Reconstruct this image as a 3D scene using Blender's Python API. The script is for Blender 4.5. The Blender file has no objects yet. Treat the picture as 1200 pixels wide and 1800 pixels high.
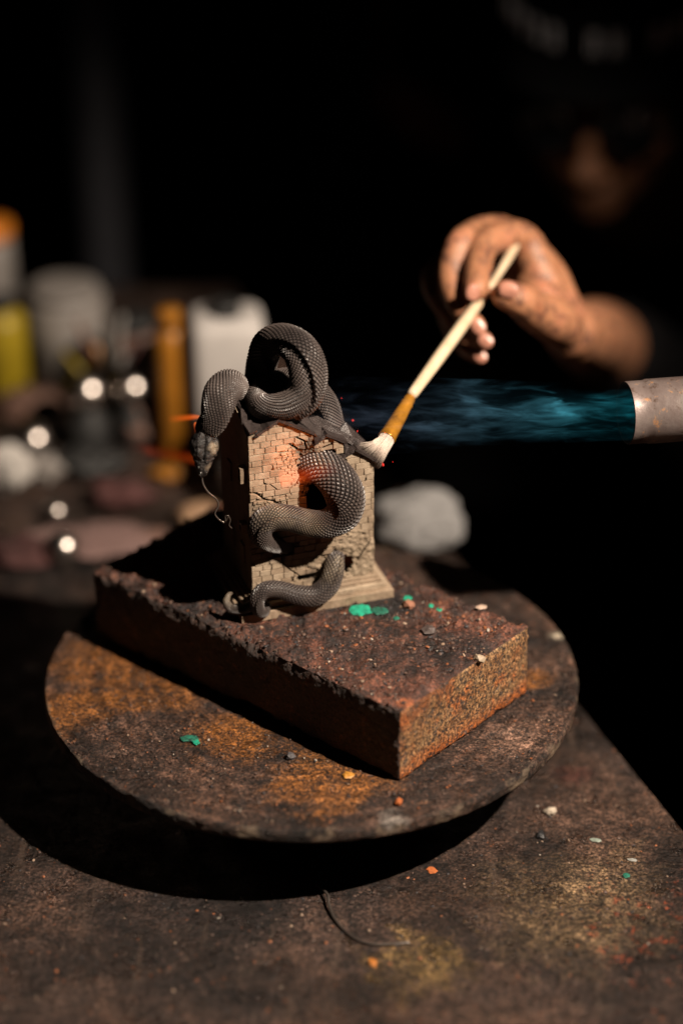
import bpy, bmesh, math, random
import numpy as np
from mathutils import Vector, Matrix, noise

random.seed(7)
rng = np.random.default_rng(11)
SC = bpy.context.scene
COL = SC.collection

# ------------------------------------------------------------------ camera
F, PITCH, HC, ROLL = 4250.0, 0.5011, 0.8192, -0.0073
cam_data = bpy.data.cameras.new("camera")
cam = bpy.data.objects.new("camera", cam_data)
COL.objects.link(cam)
cam.location = (0, 0, HC)
cam.rotation_euler = (Matrix.Rotation(math.pi / 2 - PITCH, 4, 'X') @ Matrix.Rotation(ROLL, 4, 'Z')).to_euler()
cam_data.sensor_fit = 'VERTICAL'
cam_data.sensor_height = 36
cam_data.lens = F / 1800 * 36
cam_data.clip_start = 0.05
cam_data.clip_end = 60
cam_data.dof.use_dof = True
cam_data.dof.focus_distance = 1.447
cam_data.dof.aperture_fstop = 1.6
SC.camera = cam

# ------------------------------------------------------------------ world, lamps, exposure
world = bpy.data.worlds.new("World")
SC.world = world
world.use_nodes = True
world.node_tree.nodes["Background"].inputs[0].default_value = (0.8, 0.9, 1.0, 1)
world.node_tree.nodes["Background"].inputs[1].default_value = 0.0016
SC.view_settings.view_transform = 'Standard'
SC.view_settings.look = 'None'
SC.view_settings.exposure = 0
SC.view_settings.gamma = 1


def spot(name, loc, target, watts, size, blend, radius, colour):
    l = bpy.data.lights.new(name, 'SPOT')
    l.energy = watts
    l.spot_size = size
    l.spot_blend = blend
    l.shadow_soft_size = radius
    l.color = colour
    o = bpy.data.objects.new(name, l)
    COL.objects.link(o)
    o.location = loc
    o.rotation_euler = (Vector(target) - Vector(loc)).to_track_quat('-Z', 'Y').to_euler()
    return o


KEY_AZ, KEY_EL, KEY_D = math.radians(-34), math.radians(49), 1.25
tgt = Vector((-0.01, 1.27, 0.05))
key_loc = tgt + KEY_D * Vector((math.cos(KEY_AZ) * math.cos(KEY_EL), math.sin(KEY_AZ) * math.cos(KEY_EL), math.sin(KEY_EL)))
spot("key_lamp", key_loc, tgt + Vector((-0.07, 0.07, 0.02)), 150, math.radians(59), 0.9, 0.012, (1.0, 0.84, 0.68))

SC.cycles.volume_step_rate = 0.12
SC.cycles.max_bounces = 6
SC.cycles.caustics_reflective = False
SC.cycles.caustics_refractive = False
SC.cycles.use_denoising = True


# ------------------------------------------------------------------ pixel -> point helpers (photo pixels, 1200 x 1800)
def ray(x, y):
    X, Y = x - 600, y - 900
    cr, sr = math.cos(ROLL), math.sin(ROLL)
    X, Y = X * cr + Y * sr, -X * sr + Y * cr
    u, r = -Y / F, X / F
    c, s = math.cos(PITCH), math.sin(PITCH)
    return Vector((r, c + u * s, -s + u * c))


def onz(x, y, z):
    d = ray(x, y)
    return Vector((0, 0, HC)) + d * ((z - HC) / d.z)


def atd(x, y, d):
    return Vector((0, 0, HC)) + ray(x, y) * d


PX = 1.0 / F     # metres per pixel and metre of depth

# figurine frame: U right along the facade, N out of it
GTH, GW, GM = 0.3241, 0.0984, 0.0098
GU = Vector((math.cos(GTH), math.sin(GTH), 0))
GN = Vector((math.sin(GTH), -math.cos(GTH), 0))
BZ = 0.050                                  # top of the brick block
G0 = Vector((-0.061, 1.2617, BZ))           # plinth corner
W0 = G0 + GU * GM - GN * GM                 # foot of the facade, left
W0.z = BZ


def onw(x, y, w=0.0):
    """pixel -> (u, v) on the plane w metres in front of the facade"""
    o = W0 + GN * w
    d = ray(x, y)
    c = Vector((0, 0, HC))
    t = (o - c).dot(GN) / d.dot(GN)
    p = c + d * t - o
    return p.dot(GU), p.z


def gp(u, v, w):
    return W0 + GU * u + GN * w + Vector((0, 0, v))


def wp(x, y, w):
    u, v = onw(x, y, w)
    return gp(u, v, w)


# ------------------------------------------------------------------ object helpers
def mesh_obj(name, verts, faces, mat=None, parent=None, smooth=False, mats=None, midx=None):
    me = bpy.data.meshes.new(name)
    me.from_pydata([tuple(v) for v in verts], [], faces)
    if mats:
        for m in mats:
            me.materials.append(m)
    elif mat:
        me.materials.append(mat)
    if midx is not None:
        me.polygons.foreach_set("material_index", midx)
    if smooth:
        me.polygons.foreach_set("use_smooth", [True] * len(me.polygons))
    me.update()
    o = bpy.data.objects.new(name, me)
    COL.objects.link(o)
    if parent:
        o.parent = parent
        o.matrix_parent_inverse = parent_inv(parent)
    return o


def parent_inv(p):
    m = Matrix.Identity(4)
    q = p
    chain = []
    while q:
        chain.append(q)
        q = q.parent
    w = Matrix.Identity(4)
    for q in reversed(chain):
        w = w @ q.matrix_parent_inverse @ Matrix.LocRotScale(q.location, q.rotation_euler, q.scale)
    return w.inverted()


def thing(name, label, cat, loc=(0, 0, 0), group=None):
    o = bpy.data.objects.new(name, None)
    o.empty_display_size = 0.02
    COL.objects.link(o)
    o.location = loc
    return tag(o, label, cat, group)


def tag(o, label, cat, group=None, kind=None):
    if label:
        o["label"] = label
    if cat:
        o["category"] = cat
    if group:
        o["group"] = group
    if kind:
        o["kind"] = kind
    return o


class MB:
    def __init__(s):
        s.v, s.f = [], []

    def add(s, v, f):
        n = len(s.v)
        s.v += [tuple(x) for x in v]
        s.f += [tuple(i + n for i in q) for q in f]
        return s

    def box(s, o, ax, ay, az):
        """box from corner o with edge vectors"""
        o = Vector(o)
        v = [o, o + ax, o + ax + ay, o + ay, o + az, o + ax + az, o + ax + ay + az, o + ay + az]
        return s.add(v, [(0, 3, 2, 1), (4, 5, 6, 7), (0, 1, 5, 4), (1, 2, 6, 5), (2, 3, 7, 6), (3, 0, 4, 7)])

    def lathe(s, base, axis, prof, n=32, cap=True):
        axis = Vector(axis).normalized()
        a = axis.orthogonal().normalized()
        b = axis.cross(a)
        v = []
        for (r, h) in prof:
            for k in range(n):
                t = 2 * math.pi * k / n
                v.append(Vector(base) + axis * h + a * (r * math.cos(t)) + b * (r * math.sin(t)))
        f = []
        for i in range(len(prof) - 1):
            for k in range(n):
                k2 = (k + 1) % n
                f.append((i * n + k, i * n + k2, (i + 1) * n + k2, (i + 1) * n + k))
        if cap:
            f.append(tuple(reversed(range(n))))
            f.append(tuple((len(prof) - 1) * n + k for k in range(n)))
        return s.add(v, f)

    def tube(s, pts, rad, n=12):
        pts = [Vector(p) for p in pts]
        m = len(pts)
        if not hasattr(rad, '__len__'):
            rad = [rad] * m
        T = [(pts[min(i + 1, m - 1)] - pts[max(i - 1, 0)]).normalized() for i in range(m)]
        N = T[0].orthogonal().normalized()
        v = []
        for i in range(m):
            N = (N - T[i] * N.dot(T[i])).normalized()
            B = T[i].cross(N)
            for k in range(n):
                t = 2 * math.pi * k / n
                v.append(pts[i] + (N * math.cos(t) + B * math.sin(t)) * rad[i])
        f = [(i * n + k, i * n + (k + 1) % n, (i + 1) * n + (k + 1) % n, (i + 1) * n + k) for i in range(m - 1) for k in range(n)]
        f.append(tuple(reversed(range(n))))
        f.append(tuple((m - 1) * n + k for k in range(n)))
        return s.add(v, f)

    def build(s, name, mat, parent=None, smooth=False):
        return mesh_obj(name, s.v, s.f, mat, parent, smooth)


def catmull(P, n):
    """P: rows of numbers, returns n samples per span"""
    P = np.array(P, float)
    Q = np.vstack([2 * P[0] - P[1], P, 2 * P[-1] - P[-2]])
    out = []
    for i in range(1, len(Q) - 2):
        for k in range(n):
            t = k / n
            a, b, c, d = Q[i - 1], Q[i], Q[i + 1], Q[i + 2]
            out.append(0.5 * ((2 * b) + (c - a) * t + (2 * a - 5 * b + 4 * c - d) * t * t + (3 * b - a - 3 * c + d) * t ** 3))
    out.append(P[-1])
    return np.array(out)


def fbm(x, y, z, o=4, h=0.9):
    return noise.fractal(Vector((x, y, z)), h, 2.1, o)


# ------------------------------------------------------------------ materials
class M:
    """tiny node builder"""
    def __init__(s, name, rough=0.7, metallic=0.0, spec=0.5):
        s.m = bpy.data.materials.new(name)
        s.m.use_nodes = True
        s.t = s.m.node_tree
        s.b = s.t.nodes["Principled BSDF"]
        s.b.inputs["Roughness"].default_value = rough
        s.b.inputs["Metallic"].default_value = metallic
        s.b.inputs["Specular IOR Level"].default_value = spec
        s.co = s.t.nodes.new("ShaderNodeNewGeometry").outputs["Position"]
        s.h = None

    def link(s, a, b):
        s.t.links.new(a, b)

    def mapping(s, scale=(1, 1, 1), rot=(0, 0, 0)):
        n = s.t.nodes.new("ShaderNodeMapping")
        n.inputs["Scale"].default_value = scale
        n.inputs["Rotation"].default_value = rot
        s.link(s.co, n.inputs["Vector"])
        return n.outputs[0]

    def noise(s, scale, detail=6, rough=0.6, co=None, dist=0.0):
        n = s.t.nodes.new("ShaderNodeTexNoise")
        n.inputs["Scale"].default_value = scale
        n.inputs["Detail"].default_value = detail
        n.inputs["Roughness"].default_value = rough
        n.inputs["Distortion"].default_value = dist
        s.link(co or s.co, n.inputs["Vector"])
        return n.outputs["Fac"]

    def voro(s, scale, feature='F1', out="Distance", co=None):
        n = s.t.nodes.new("ShaderNodeTexVoronoi")
        n.feature = feature
        n.inputs["Scale"].default_value = scale
        s.link(co or s.co, n.inputs["Vector"])
        return n.outputs[out]

    def ramp(s, fac, stops, interp='LINEAR'):
        n = s.t.nodes.new("ShaderNodeValToRGB")
        n.color_ramp.interpolation = interp
        e = n.color_ramp.elements
        while len(e) < len(stops):
            e.new(0.5)
        for k, (p, c) in enumerate(stops):
            e[k].position = p
            if not hasattr(c, '__len__'):
                c = (c, c, c)
            e[k].color = (*c, 1)
        s.link(fac, n.inputs[0])
        return n.outputs[0]

    def mix(s, fac, a, b, mode='MIX'):
        n = s.t.nodes.new("ShaderNodeMix")
        n.data_type = 'RGBA'
        n.blend_type = mode
        for k, x in ((0, fac), (6, a), (7, b)):
            if isinstance(x, (int, float)):
                n.inputs[k].default_value = x
            elif isinstance(x, tuple):
                n.inputs[k].default_value = (*x, 1)
            else:
                s.link(x, n.inputs[k])
        return n.outputs[2]

    def math(s, op, a, b=0.0, c=None):
        n = s.t.nodes.new("ShaderNodeMath")
        n.operation = op
        for k, x in enumerate((a, b, c)):
            if x is None:
                continue
            if isinstance(x, (int, float)):
                n.inputs[k].default_value = x
            else:
                s.link(x, n.inputs[k])
        return n.outputs[0]

    def blob(s, centre, rad, wob=0.5, wscale=40):
        """soft irregular patch around a world point, 0..1"""
        n = s.t.nodes.new("ShaderNodeVectorMath")
        n.operation = 'DISTANCE'
        s.link(s.co, n.inputs[0])
        n.inputs[1].default_value = tuple(centre)
        d = s.math('DIVIDE', n.outputs["Value"], rad)
        d = s.math('ADD', d, s.math('MULTIPLY', s.math('SUBTRACT', s.noise(wscale, 5, 0.65), 0.5), wob * 3))
        return s.ramp(d, [(0.35, 1.0), (1.0, 0.0)])

    def bump(s, h, strength=0.5, dist=0.001):
        n = s.t.nodes.new("ShaderNodeBump")
        n.inputs["Strength"].default_value = strength
        n.inputs["Distance"].default_value = dist
        s.link(h, n.inputs["Height"])
        if s.h is not None:
            s.link(s.h, n.inputs["Normal"])
        s.h = n.outputs[0]
        s.link(s.h, s.b.inputs["Normal"])
        return s

    def base(s, c):
        if isinstance(c, tuple):
            s.b.inputs["Base Color"].default_value = (*c, 1)
        else:
            s.link(c, s.b.inputs["Base Color"])
        return s

    def rough(s, r):
        s.link(r, s.b.inputs["Roughness"])
        return s

    def objrand(s):
        return s.t.nodes.new("ShaderNodeObjectInfo").outputs["Random"]


def m_bench():
    a = M("bench_steel", 0.5, 0.3, 0.6)
    c = a.ramp(a.noise(9, 8, 0.65), [(0.38, (0.015, 0.010, 0.009)), (0.5, (0.046, 0.028, 0.022)), (0.62, (0.105, 0.058, 0.040))])
    c = a.mix(a.ramp(a.noise(55, 6, 0.7), [(0.5, 0.0), (0.72, 0.7)]), c, (0.018, 0.012, 0.011))
    grain = a.ramp(a.noise(210, 6, 0.75), [(0.38, 0.15), (0.56, 1.0)])
    c = a.mix(a.math('MULTIPLY', grain, a.blob(onz(1010, 1590, -0.063), 0.066, 0.6, 26)), c, (0.27, 0.175, 0.095))
    c = a.mix(a.math('MULTIPLY', grain, a.blob(onz(740, 1690, -0.063), 0.034, 0.9, 45)), c, (0.21, 0.13, 0.05))
    c = a.mix(a.math('MULTIPLY', a.ramp(a.noise(130, 6, .7), [(.56, 0), (.62, 1)]), a.blob(onz(1180, 1650, -0.063), 0.060, 0.9, 50)), c, (0.28, 0.06, 0.022))
    c = a.mix(a.math('MULTIPLY', 0.6, a.blob(onz(1000, 1360, -0.063), 0.016, 0.9, 60)), c, (0.11, 0.028, 0.02))
    # paint drips and specks
    for sc, th, col in ((170, 0.10, (0.24, 0.08, 0.03)), (260, 0.10, (0.22, 0.17, 0.13)), (420, 0.16, (0.20, 0.14, 0.10)), (380, 0.18, (0.012, 0.010, 0.010))):
        d = a.voro(sc)
        sel = a.math('GREATER_THAN', a.noise(sc * 0.35, 2, 0.5), 0.60)
        c = a.mix(a.math('MULTIPLY', a.ramp(d, [(th, 0.85), (th + 0.06, 0.0)]), sel), c, col)
    scr = a.noise(60, 3, 0.6, a.mapping((0.06, 2.2, 1), (0, 0, -0.35)))
    c = a.mix(a.ramp(scr, [(0.66, 0.0), (0.72, 0.35)]), c, (0.16, 0.12, 0.10))
    c = a.mix(1.0, c, a.ramp(a.noise(520, 4, 0.75), [(0.39, 0.2), (0.5, 0.9), (0.61, 2.4)]), 'MULTIPLY')
    c = a.mix(1.0, c, a.ramp(a.noise(120, 5, 0.7, dist=0.6), [(0.36, 0.35), (0.5, 1.0), (0.64, 1.3)]), 'MULTIPLY')
    c = a.mix(1.0, c, a.ramp(a.noise(11, 5, 0.6), [(0.40, 0.40), (0.58, 1.35)]), 'MULTIPLY')
    c = a.mix(a.ramp(a.noise(26, 5, 0.6, a.mapping((3, 0.35, 1), (0, 0, 0.5))), [(0.6, 0.0), (0.7, 0.5)]), c, (0.13, 0.085, 0.062))
    a.base(c)
    a.rough(a.ramp(a.noise(45, 6, 0.7), [(0.38, 0.24), (0.6, 0.6)]))
    a.bump(a.noise(300, 6, 0.75), 1.0, 0.0022)
    a.bump(a.noise(60, 6, 0.65), 0.7, 0.0040)
    return a.m


def m_disc():
    a = M("rusty_plate", 0.5, 0.2, 0.6)
    c = a.ramp(a.noise(16, 8, 0.7), [(0.38, (0.018, 0.011, 0.009)), (0.5, (0.06, 0.034, 0.025)), (0.62, (0.13, 0.070, 0.048))])
    rust = (0.31, 0.115, 0.024)
    for (x, y, r) in ((190, 1165, .045), (290, 1205, .03), (560, 1375, .035), (420, 1290, .03), (640, 1370, .02), (940, 1190, .012), (130, 1240, .03)):
        c = a.mix(a.math('MULTIPLY', a.blob(onz(x, y, 0), r * 1.15, 0.75, 38), 0.8), c, rust)
    c = a.mix(a.blob(onz(900, 1300, 0), 0.022, 0.8, 100), c, (0.24, 0.14, 0.10))
    c = a.mix(a.blob(onz(560, 1330, 0), 0.02, 0.9, 120), c, (0.19, 0.075, 0.02))
    c = a.mix(a.ramp(a.noise(75, 7, 0.75), [(0.5, 0.0), (0.62, 0.9)]), c, (0.016, 0.011, 0.010))
    c = a.mix(a.ramp(a.noise(140, 6, 0.7), [(0.62, 0.0), (0.72, 0.9)]), c, (0.20, 0.09, 0.045))
    for sc, th, col in ((480, 0.12, (0.30, 0.24, 0.18)), (300, 0.10, (0.28, 0.10, 0.04))):
        sel = a.math('GREATER_THAN', a.noise(sc * 0.3, 2, 0.5), 0.57)
        c = a.mix(a.math('MULTIPLY', a.ramp(a.voro(sc), [(th, 0.9), (th + 0.06, 0.0)]), sel), c, col)
    c = a.mix(a.blob(onz(690, 1440, 0), 0.010, 0.6, 120), c, (0.22, 0.19, 0.17))
    c = a.mix(a.blob(onz(978, 1118, 0), 0.0065, 0.3, 120), c, (0.40, 0.34, 0.26))
    n_ = a.t.nodes.new("ShaderNodeVectorMath")
    n_.operation = 'DISTANCE'
    a.link(a.co, n_.inputs[0])
    n_.inputs[1].default_value = (-0.0196, 1.2858, 0)
    ring = a.ramp(a.math('SINE', a.math('ADD', a.math('MULTIPLY', n_.outputs["Value"], 520), a.math('MULTIPLY', a.noise(25, 4, .6), 9))), [(0.0, 0.72), (1.0, 1.15)])
    c = a.mix(1.0, c, ring, 'MULTIPLY')
    c = a.mix(1.0, c, a.ramp(a.noise(560, 4, 0.75), [(0.39, 0.2), (0.5, 0.9), (0.61, 2.4)]), 'MULTIPLY')
    c = a.mix(1.0, c, a.ramp(a.noise(150, 5, 0.7, dist=0.6), [(0.36, 0.3), (0.5, 1.0), (0.64, 1.3)]), 'MULTIPLY')
    rim = a.ramp(a.math('ADD', n_.outputs["Value"], a.math('MULTIPLY', a.math('SUBTRACT', a.noise(130, 4, .7), .5), 0.012)), [(0.1655, 0.0), (0.1675, 1.0)])
    c = a.mix(a.math('MULTIPLY', rim, a.ramp(a.noise(48, 4, .6), [(.5, 0.0), (.6, 0.7)])), c, (0.30, 0.22, 0.15))
    a.base(c)
    a.rough(a.ramp(a.noise(80, 6, 0.7), [(0.35, 0.3), (0.6, 0.65)]))
    a.bump(a.noise(520, 7, 0.75), 1.0, 0.0016)
    a.bump(a.noise(110, 6, 0.7), 0.8, 0.0035)
    return a.m


def m_block(kind):
    a = M("block_" + kind, 0.5, 0.0, 0.6)
    if kind == 'top':
        c = a.ramp(a.noise(26, 8, 0.7), [(0.38, (0.014, 0.009, 0.009)), (0.5, (0.055, 0.026, 0.020)), (0.62, (0.165, 0.060, 0.036))])
        c = a.mix(a.ramp(a.noise(110, 8, 0.75), [(0.52, 0.0), (0.66, 0.9)]), c, (0.21, 0.085, 0.05))
        c = a.mix(a.ramp(a.noise(150, 6, 0.7, dist=0.5), [(0.55, 0.0), (0.66, 0.95)]), c, (0.014, 0.010, 0.010))
        c = a.mix(a.ramp(a.noise(380, 5, 0.8), [(0.64, 0.0), (0.72, 0.9)]), c, (0.40, 0.30, 0.22))
        c = a.mix(a.blob(onz(715, 1235, BZ), 0.007, 0.5, 150), c, (0.42, 0.13, 0.05))
        c = a.mix(a.blob(onz(690, 1060, BZ), 0.022, 0.6, 120), c, (0.018, 0.014, 0.015))
        c = a.mix(a.blob(onz(810, 1010, BZ), 0.03, 0.6, 120), c, (0.12, 0.07, 0.06))
    elif kind == 'end':
        c = a.ramp(a.noise(32, 7, 0.65), [(0.38, (0.21, 0.075, 0.026)), (0.5, (0.28, 0.145, 0.062)), (0.62, (0.34, 0.215, 0.11))])
        c = a.mix(a.ramp(a.noise(70, 6, 0.7), [(0.55, 0.0), (0.66, 0.8)]), c, (0.42, 0.12, 0.03))
        z = a.t.nodes.new("ShaderNodeSeparateXYZ")
        a.link(a.co, z.inputs[0])
        low = a.ramp(a.math('ADD', z.outputs[2], a.math('MULTIPLY', a.math('SUBTRACT', a.noise(60, 5, .6), .5), 0.02)), [(0.004, 1.0), (0.016, 0.0)])
        c = a.mix(a.math('MULTIPLY', low, 0.8), c, (0.46, 0.115, 0.02))
        pit = a.ramp(a.noise(420, 4, 0.6, dist=0.6), [(0.535, 0.0), (0.60, 0.9)])
        c = a.mix(pit, c, (0.045, 0.035, 0.032))
        c = a.mix(a.ramp(a.noise(120, 4, 0.6), [(0.60, 0.0), (0.68, 0.7)]), c, (0.09, 0.085, 0.08))
        a.bump(a.math('SUBTRACT', 1.0, pit), 0.8, 0.0010)
    else:
        c = a.ramp(a.noise(30, 8, 0.7), [(0.35, (0.02, 0.013, 0.011)), (0.7, (0.08, 0.04, 0.028))])
        c = a.mix(a.ramp(a.noise(120, 6, 0.7), [(0.58, 0.0), (0.68, 0.9)]), c, (0.2, 0.08, 0.04))
    c = a.mix(1.0, c, a.ramp(a.noise(600, 4, 0.75), [(0.39, 0.25), (0.5, 0.9), (0.61, 2.0)]), 'MULTIPLY')
    if kind == 'top':
        scr = a.noise(150, 4, 0.6, a.mapping((1, 0.12, 1), (0, 0, -0.30)))
        c = a.mix(1.0, c, a.ramp(scr, [(0.38, 0.45), (0.52, 1.0), (0.68, 1.5)]), 'MULTIPLY')
        a.bump(scr, 0.6, 0.0015)
        a.rough(a.ramp(a.noise(90, 6, 0.7), [(0.35, 0.25), (0.6, 0.6)]))
    a.base(c)
    a.bump(a.noise(480, 8, 0.75), 1.0, 0.0016)
    return a.m


def m_stone(name, dark=1.0):
    a = M(name, 0.8, 0.0, 0.3)
    c = a.ramp(a.objrand(), [(0.0, (0.32 * dark, 0.235 * dark, 0.165 * dark)), (0.5, (0.38 * dark, 0.295 * dark, 0.21 * dark)), (1.0, (0.45 * dark, 0.355 * dark, 0.26 * dark))])
    c = a.mix(a.ramp(a.noise(95, 6, 0.68), [(0.42, 0.0), (0.68, 0.8)]), c, (0.19 * dark, 0.135 * dark, 0.088 * dark))
    c = a.mix(a.ramp(a.noise(600, 5, 0.7), [(0.55, 0.0), (0.75, 0.6)]), c, (0.12, 0.085, 0.055))
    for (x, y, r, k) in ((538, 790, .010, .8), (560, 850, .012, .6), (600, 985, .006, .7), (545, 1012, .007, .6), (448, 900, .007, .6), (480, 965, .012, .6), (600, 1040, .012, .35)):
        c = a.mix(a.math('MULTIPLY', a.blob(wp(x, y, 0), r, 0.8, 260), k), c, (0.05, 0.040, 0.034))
    a.base(c)
    a.bump(a.noise(1500, 5, 0.65), 0.6, 0.00025)
    a.bump(a.noise(420, 5, 0.65), 0.7, 0.0005)
    return a.m


def m_snake():
    a = M("snake_paint", 0.5, 0.0, 0.6)
    n = a.t.nodes.new("ShaderNodeAttribute")
    n.attribute_name = "crown"
    cr = n.outputs["Fac"]
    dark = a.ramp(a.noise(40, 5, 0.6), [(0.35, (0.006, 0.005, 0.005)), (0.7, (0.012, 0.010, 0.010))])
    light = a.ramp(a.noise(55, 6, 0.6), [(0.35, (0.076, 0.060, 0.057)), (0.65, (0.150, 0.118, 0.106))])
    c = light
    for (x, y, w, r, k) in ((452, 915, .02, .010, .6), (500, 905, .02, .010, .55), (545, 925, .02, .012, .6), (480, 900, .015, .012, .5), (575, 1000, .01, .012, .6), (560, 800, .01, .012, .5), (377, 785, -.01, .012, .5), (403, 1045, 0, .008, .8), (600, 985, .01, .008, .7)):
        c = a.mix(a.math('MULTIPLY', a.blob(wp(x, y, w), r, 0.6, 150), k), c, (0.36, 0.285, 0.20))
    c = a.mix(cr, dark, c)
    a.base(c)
    a.rough(a.ramp(a.noise(90, 4, .6), [(0.3, 0.30), (0.7, 0.55)]))
    a.bump(a.noise(1800, 4, 0.6), 0.3, 0.0002)
    return a.m


def m_simple(name, c, rough=0.6, metal=0.0, var=0.4, scale=60, bump=0.3, bd=0.0006, spec=0.5):
    a = M(name, rough, metal, spec)
    c2 = tuple(x * (1 - var) for x in c)
    c3 = tuple(min(1, x * (1 + var * 0.5)) for x in c)
    a.base(a.ramp(a.noise(scale, 6, 0.65), [(0.32, c2), (0.5, c), (0.7, c3)]))
    if bump:
        a.bump(a.noise(scale * 6, 5, 0.65), bump, bd)
    return a.m


def m_skin():
    a = M("skin", 0.5, 0.0, 0.45)
    c = a.ramp(a.noise(45, 5, 0.6), [(0.3, (0.25, 0.095, 0.048)), (0.5, (0.36, 0.165, 0.085)), (0.72, (0.42, 0.17, 0.10))])
    c = a.mix(a.ramp(a.noise(110, 6, 0.7), [(0.50, 0.0), (0.62, 0.85)]), c, (0.09, 0.042, 0.030))
    for (x, y, d, r, k) in ((830, 512, 1.56, .010, .5), (890, 500, 1.56, .010, .4), (838, 575, 1.59, .010, .6)):
        c = a.mix(a.math('MULTIPLY', a.blob(atd(x, y, d), r, .4, 150), k), c, (0.52, 0.14, 0.09))
    for (x, y, d, r) in ((858, 490, 1.565, .006), (868, 515, 1.565, .006)):
        c = a.mix(a.blob(atd(x, y, d), r, .5, 200), c, (0.05, 0.04, 0.05))
    a.base(c)
    a.b.inputs["Subsurface Weight"].default_value = 0.12
    a.b.inputs["Subsurface Scale"].default_value = 0.004
    a.b.inputs["Subsurface Radius"].default_value = (1.0, 0.35, 0.2)
    a.bump(a.noise(170, 6, 0.6), 0.45, 0.0020)
    return a.m


BENCH, DISC = m_bench(), m_disc()
BT, BE, BS = m_block('top'), m_block('end'), m_block('side')
STONE, MORTAR = m_stone("cast_stone"), m_stone("cast_mortar", 0.85)
SNAKE = m_snake()
ROOF = m_simple("roof_slate_paint", (0.046, 0.036, 0.034), 0.33, 0.1, 0.6, 140, 0.8, 0.0006)
INNER = m_simple("shade_black_inside", (0.008, 0.007, 0.007), 0.9)  # near-black stands in for the shade inside the tower and the torch mouth
SKIN = m_skin()


# ------------------------------------------------------------------ setting
BTOP = -0.063
fl = MB().box((-4, -1, -0.96), Vector((8, 0, 0)), Vector((0, 7, 0)), Vector((0, 0, 0.01))).build("floor", m_simple("dark_floor", (0.012, 0.011, 0.010), 0.9))
tag(fl, None, None, kind="structure")
wl = MB().box((-4, 5.0, -0.95), Vector((8, 0, 0)), Vector((0, 0.1, 0)), Vector((0, 0, 4))).build("wall", m_simple("dark_wall", (0.010, 0.010, 0.011), 0.9))
tag(wl, None, None, kind="structure")

# workbench: right edge runs obliquely away
e1, e2 = onz(1200, 1462, BTOP), onz(1020, 1245, BTOP)
ed = (e2 - e1).normalized()


def edge_at(y):
    return e1 + ed * ((y - e1.y) / ed.y)


bench = thing("workbench", "stained dark steel workbench carrying the turntable and everything behind it", "workbench", (-0.4, 1.3, -0.95))
y0, y1 = 0.55, 2.04
a0, a1 = edge_at(y0), edge_at(y1)
poly = [(-1.2, y0), (a0.x, y0)]
for k in range(1, 120):
    p = edge_at(y0 + (y1 - y0) * k / 120)
    poly.append((p.x + 0.0012 * noise.noise(Vector((0, p.y * 25, 0))), p.y))
poly += [(a1.x, y1), (-1.2, y1)]
n = len(poly)
vv = [(x, y, BTOP) for x, y in poly] + [(x, y, BTOP - 0.012) for x, y in poly]
ff = [tuple(range(n)), tuple(reversed(range(n, 2 * n)))] + [(i, i + n, (i + 1) % n + n, (i + 1) % n) for i in range(n)]
top = mesh_obj("bench_top", vv, ff, BENCH, bench)
DKMET = m_simple("bench_frame_paint", (0.03, 0.03, 0.032), 0.5, 0.4)
for (x, y) in ((-1.1, 0.65), (a0.x - 0.1, 0.65), (-1.1, 1.94), (a1.x - 0.1, 1.94)):
    MB().box((x - 0.025, y - 0.025, -0.95), Vector((0.05, 0, 0)), Vector((0, 0.05, 0)), Vector((0, 0, 0.865 - 0.012))).build("leg", DKMET, bench)

# ------------------------------------------------------------------ turntable
CX, CY, R = -0.0196, 1.2858, 0.1671
TH = 0.0085
tt = thing("turntable", "round rust-stained steel turntable plate under the scorched brick", "turntable", (CX, CY, BTOP))
nr, na = 190, 560
V = []
radii = [R * math.sqrt((i + 1) / nr) if False else R * (i + 1) / nr for i in range(nr)]
V.append((CX, CY, 0))
for i, r in enumerate(radii):
    for k in range(na):
        t = 2 * math.pi * k / na
        x, y = r * math.cos(t), r * math.sin(t)
        h = 0.0006 * fbm(x * 60, y * 60, 3, 4) + 0.0003 * fbm(x * 420, y * 420, 9, 3)
        c = noise.noise(Vector((x * 55 + 7, y * 55, 1.0)))
        if c > 0.25:
            h += 0.0012 * min(1, (c - 0.25) * 6)
        rr = 1.0
        if i == nr - 1:
            rr = 1 - 0.0006 / R + 0.0005 / R * fbm(math.cos(t) * 9, math.sin(t) * 9, 0, 4)
            h -= 0.0008
        V.append((CX + x * rr, CY + y * rr, h - 0.0006))
Fc = [(0, 1 + k, 1 + (k + 1) % na) for k in range(na)]
for i in range(nr - 1):
    b0, b1 = 1 + i * na, 1 + (i + 1) * na
    for k in range(na):
        k2 = (k + 1) % na
        Fc.append((b0 + k, b1 + k, b1 + k2, b0 + k2))
base = 1 + (nr - 1) * na
prev = base
for j in range(1, 6):
    st = len(V)
    for k in range(na):
        t = 2 * math.pi * k / na
        w = 0.0006 * fbm(math.cos(t) * 26, math.sin(t) * 26, j * 1.1, 5)
        rr = R + w - (0.0008 if j == 5 else 0)
        V.append((CX + rr * math.cos(t), CY + rr * math.sin(t), -TH * j / 5 - 0.0006))
    for k in range(na):
        k2 = (k + 1) % na
        Fc.append((prev + k, st + k, st + k2, prev + k2))
    prev = st
Fc.append(tuple(prev + k for k in reversed(range(na))))
mesh_obj("plate", V, Fc, DISC, tt, True)
MB().lathe((CX, CY, BTOP), (0, 0, 1), [(0.020, 0.012), (0.020, -BTOP - TH - 0.0009)], 40).build("spindle", DKMET, tt, True)
MB().lathe((CX, CY, BTOP + 0.0005), (0, 0, 1), [(0.075, 0), (0.075, 0.006), (0.07, 0.010), (0.024, 0.0118)], 64).build("base", DKMET, tt, False)

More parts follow.
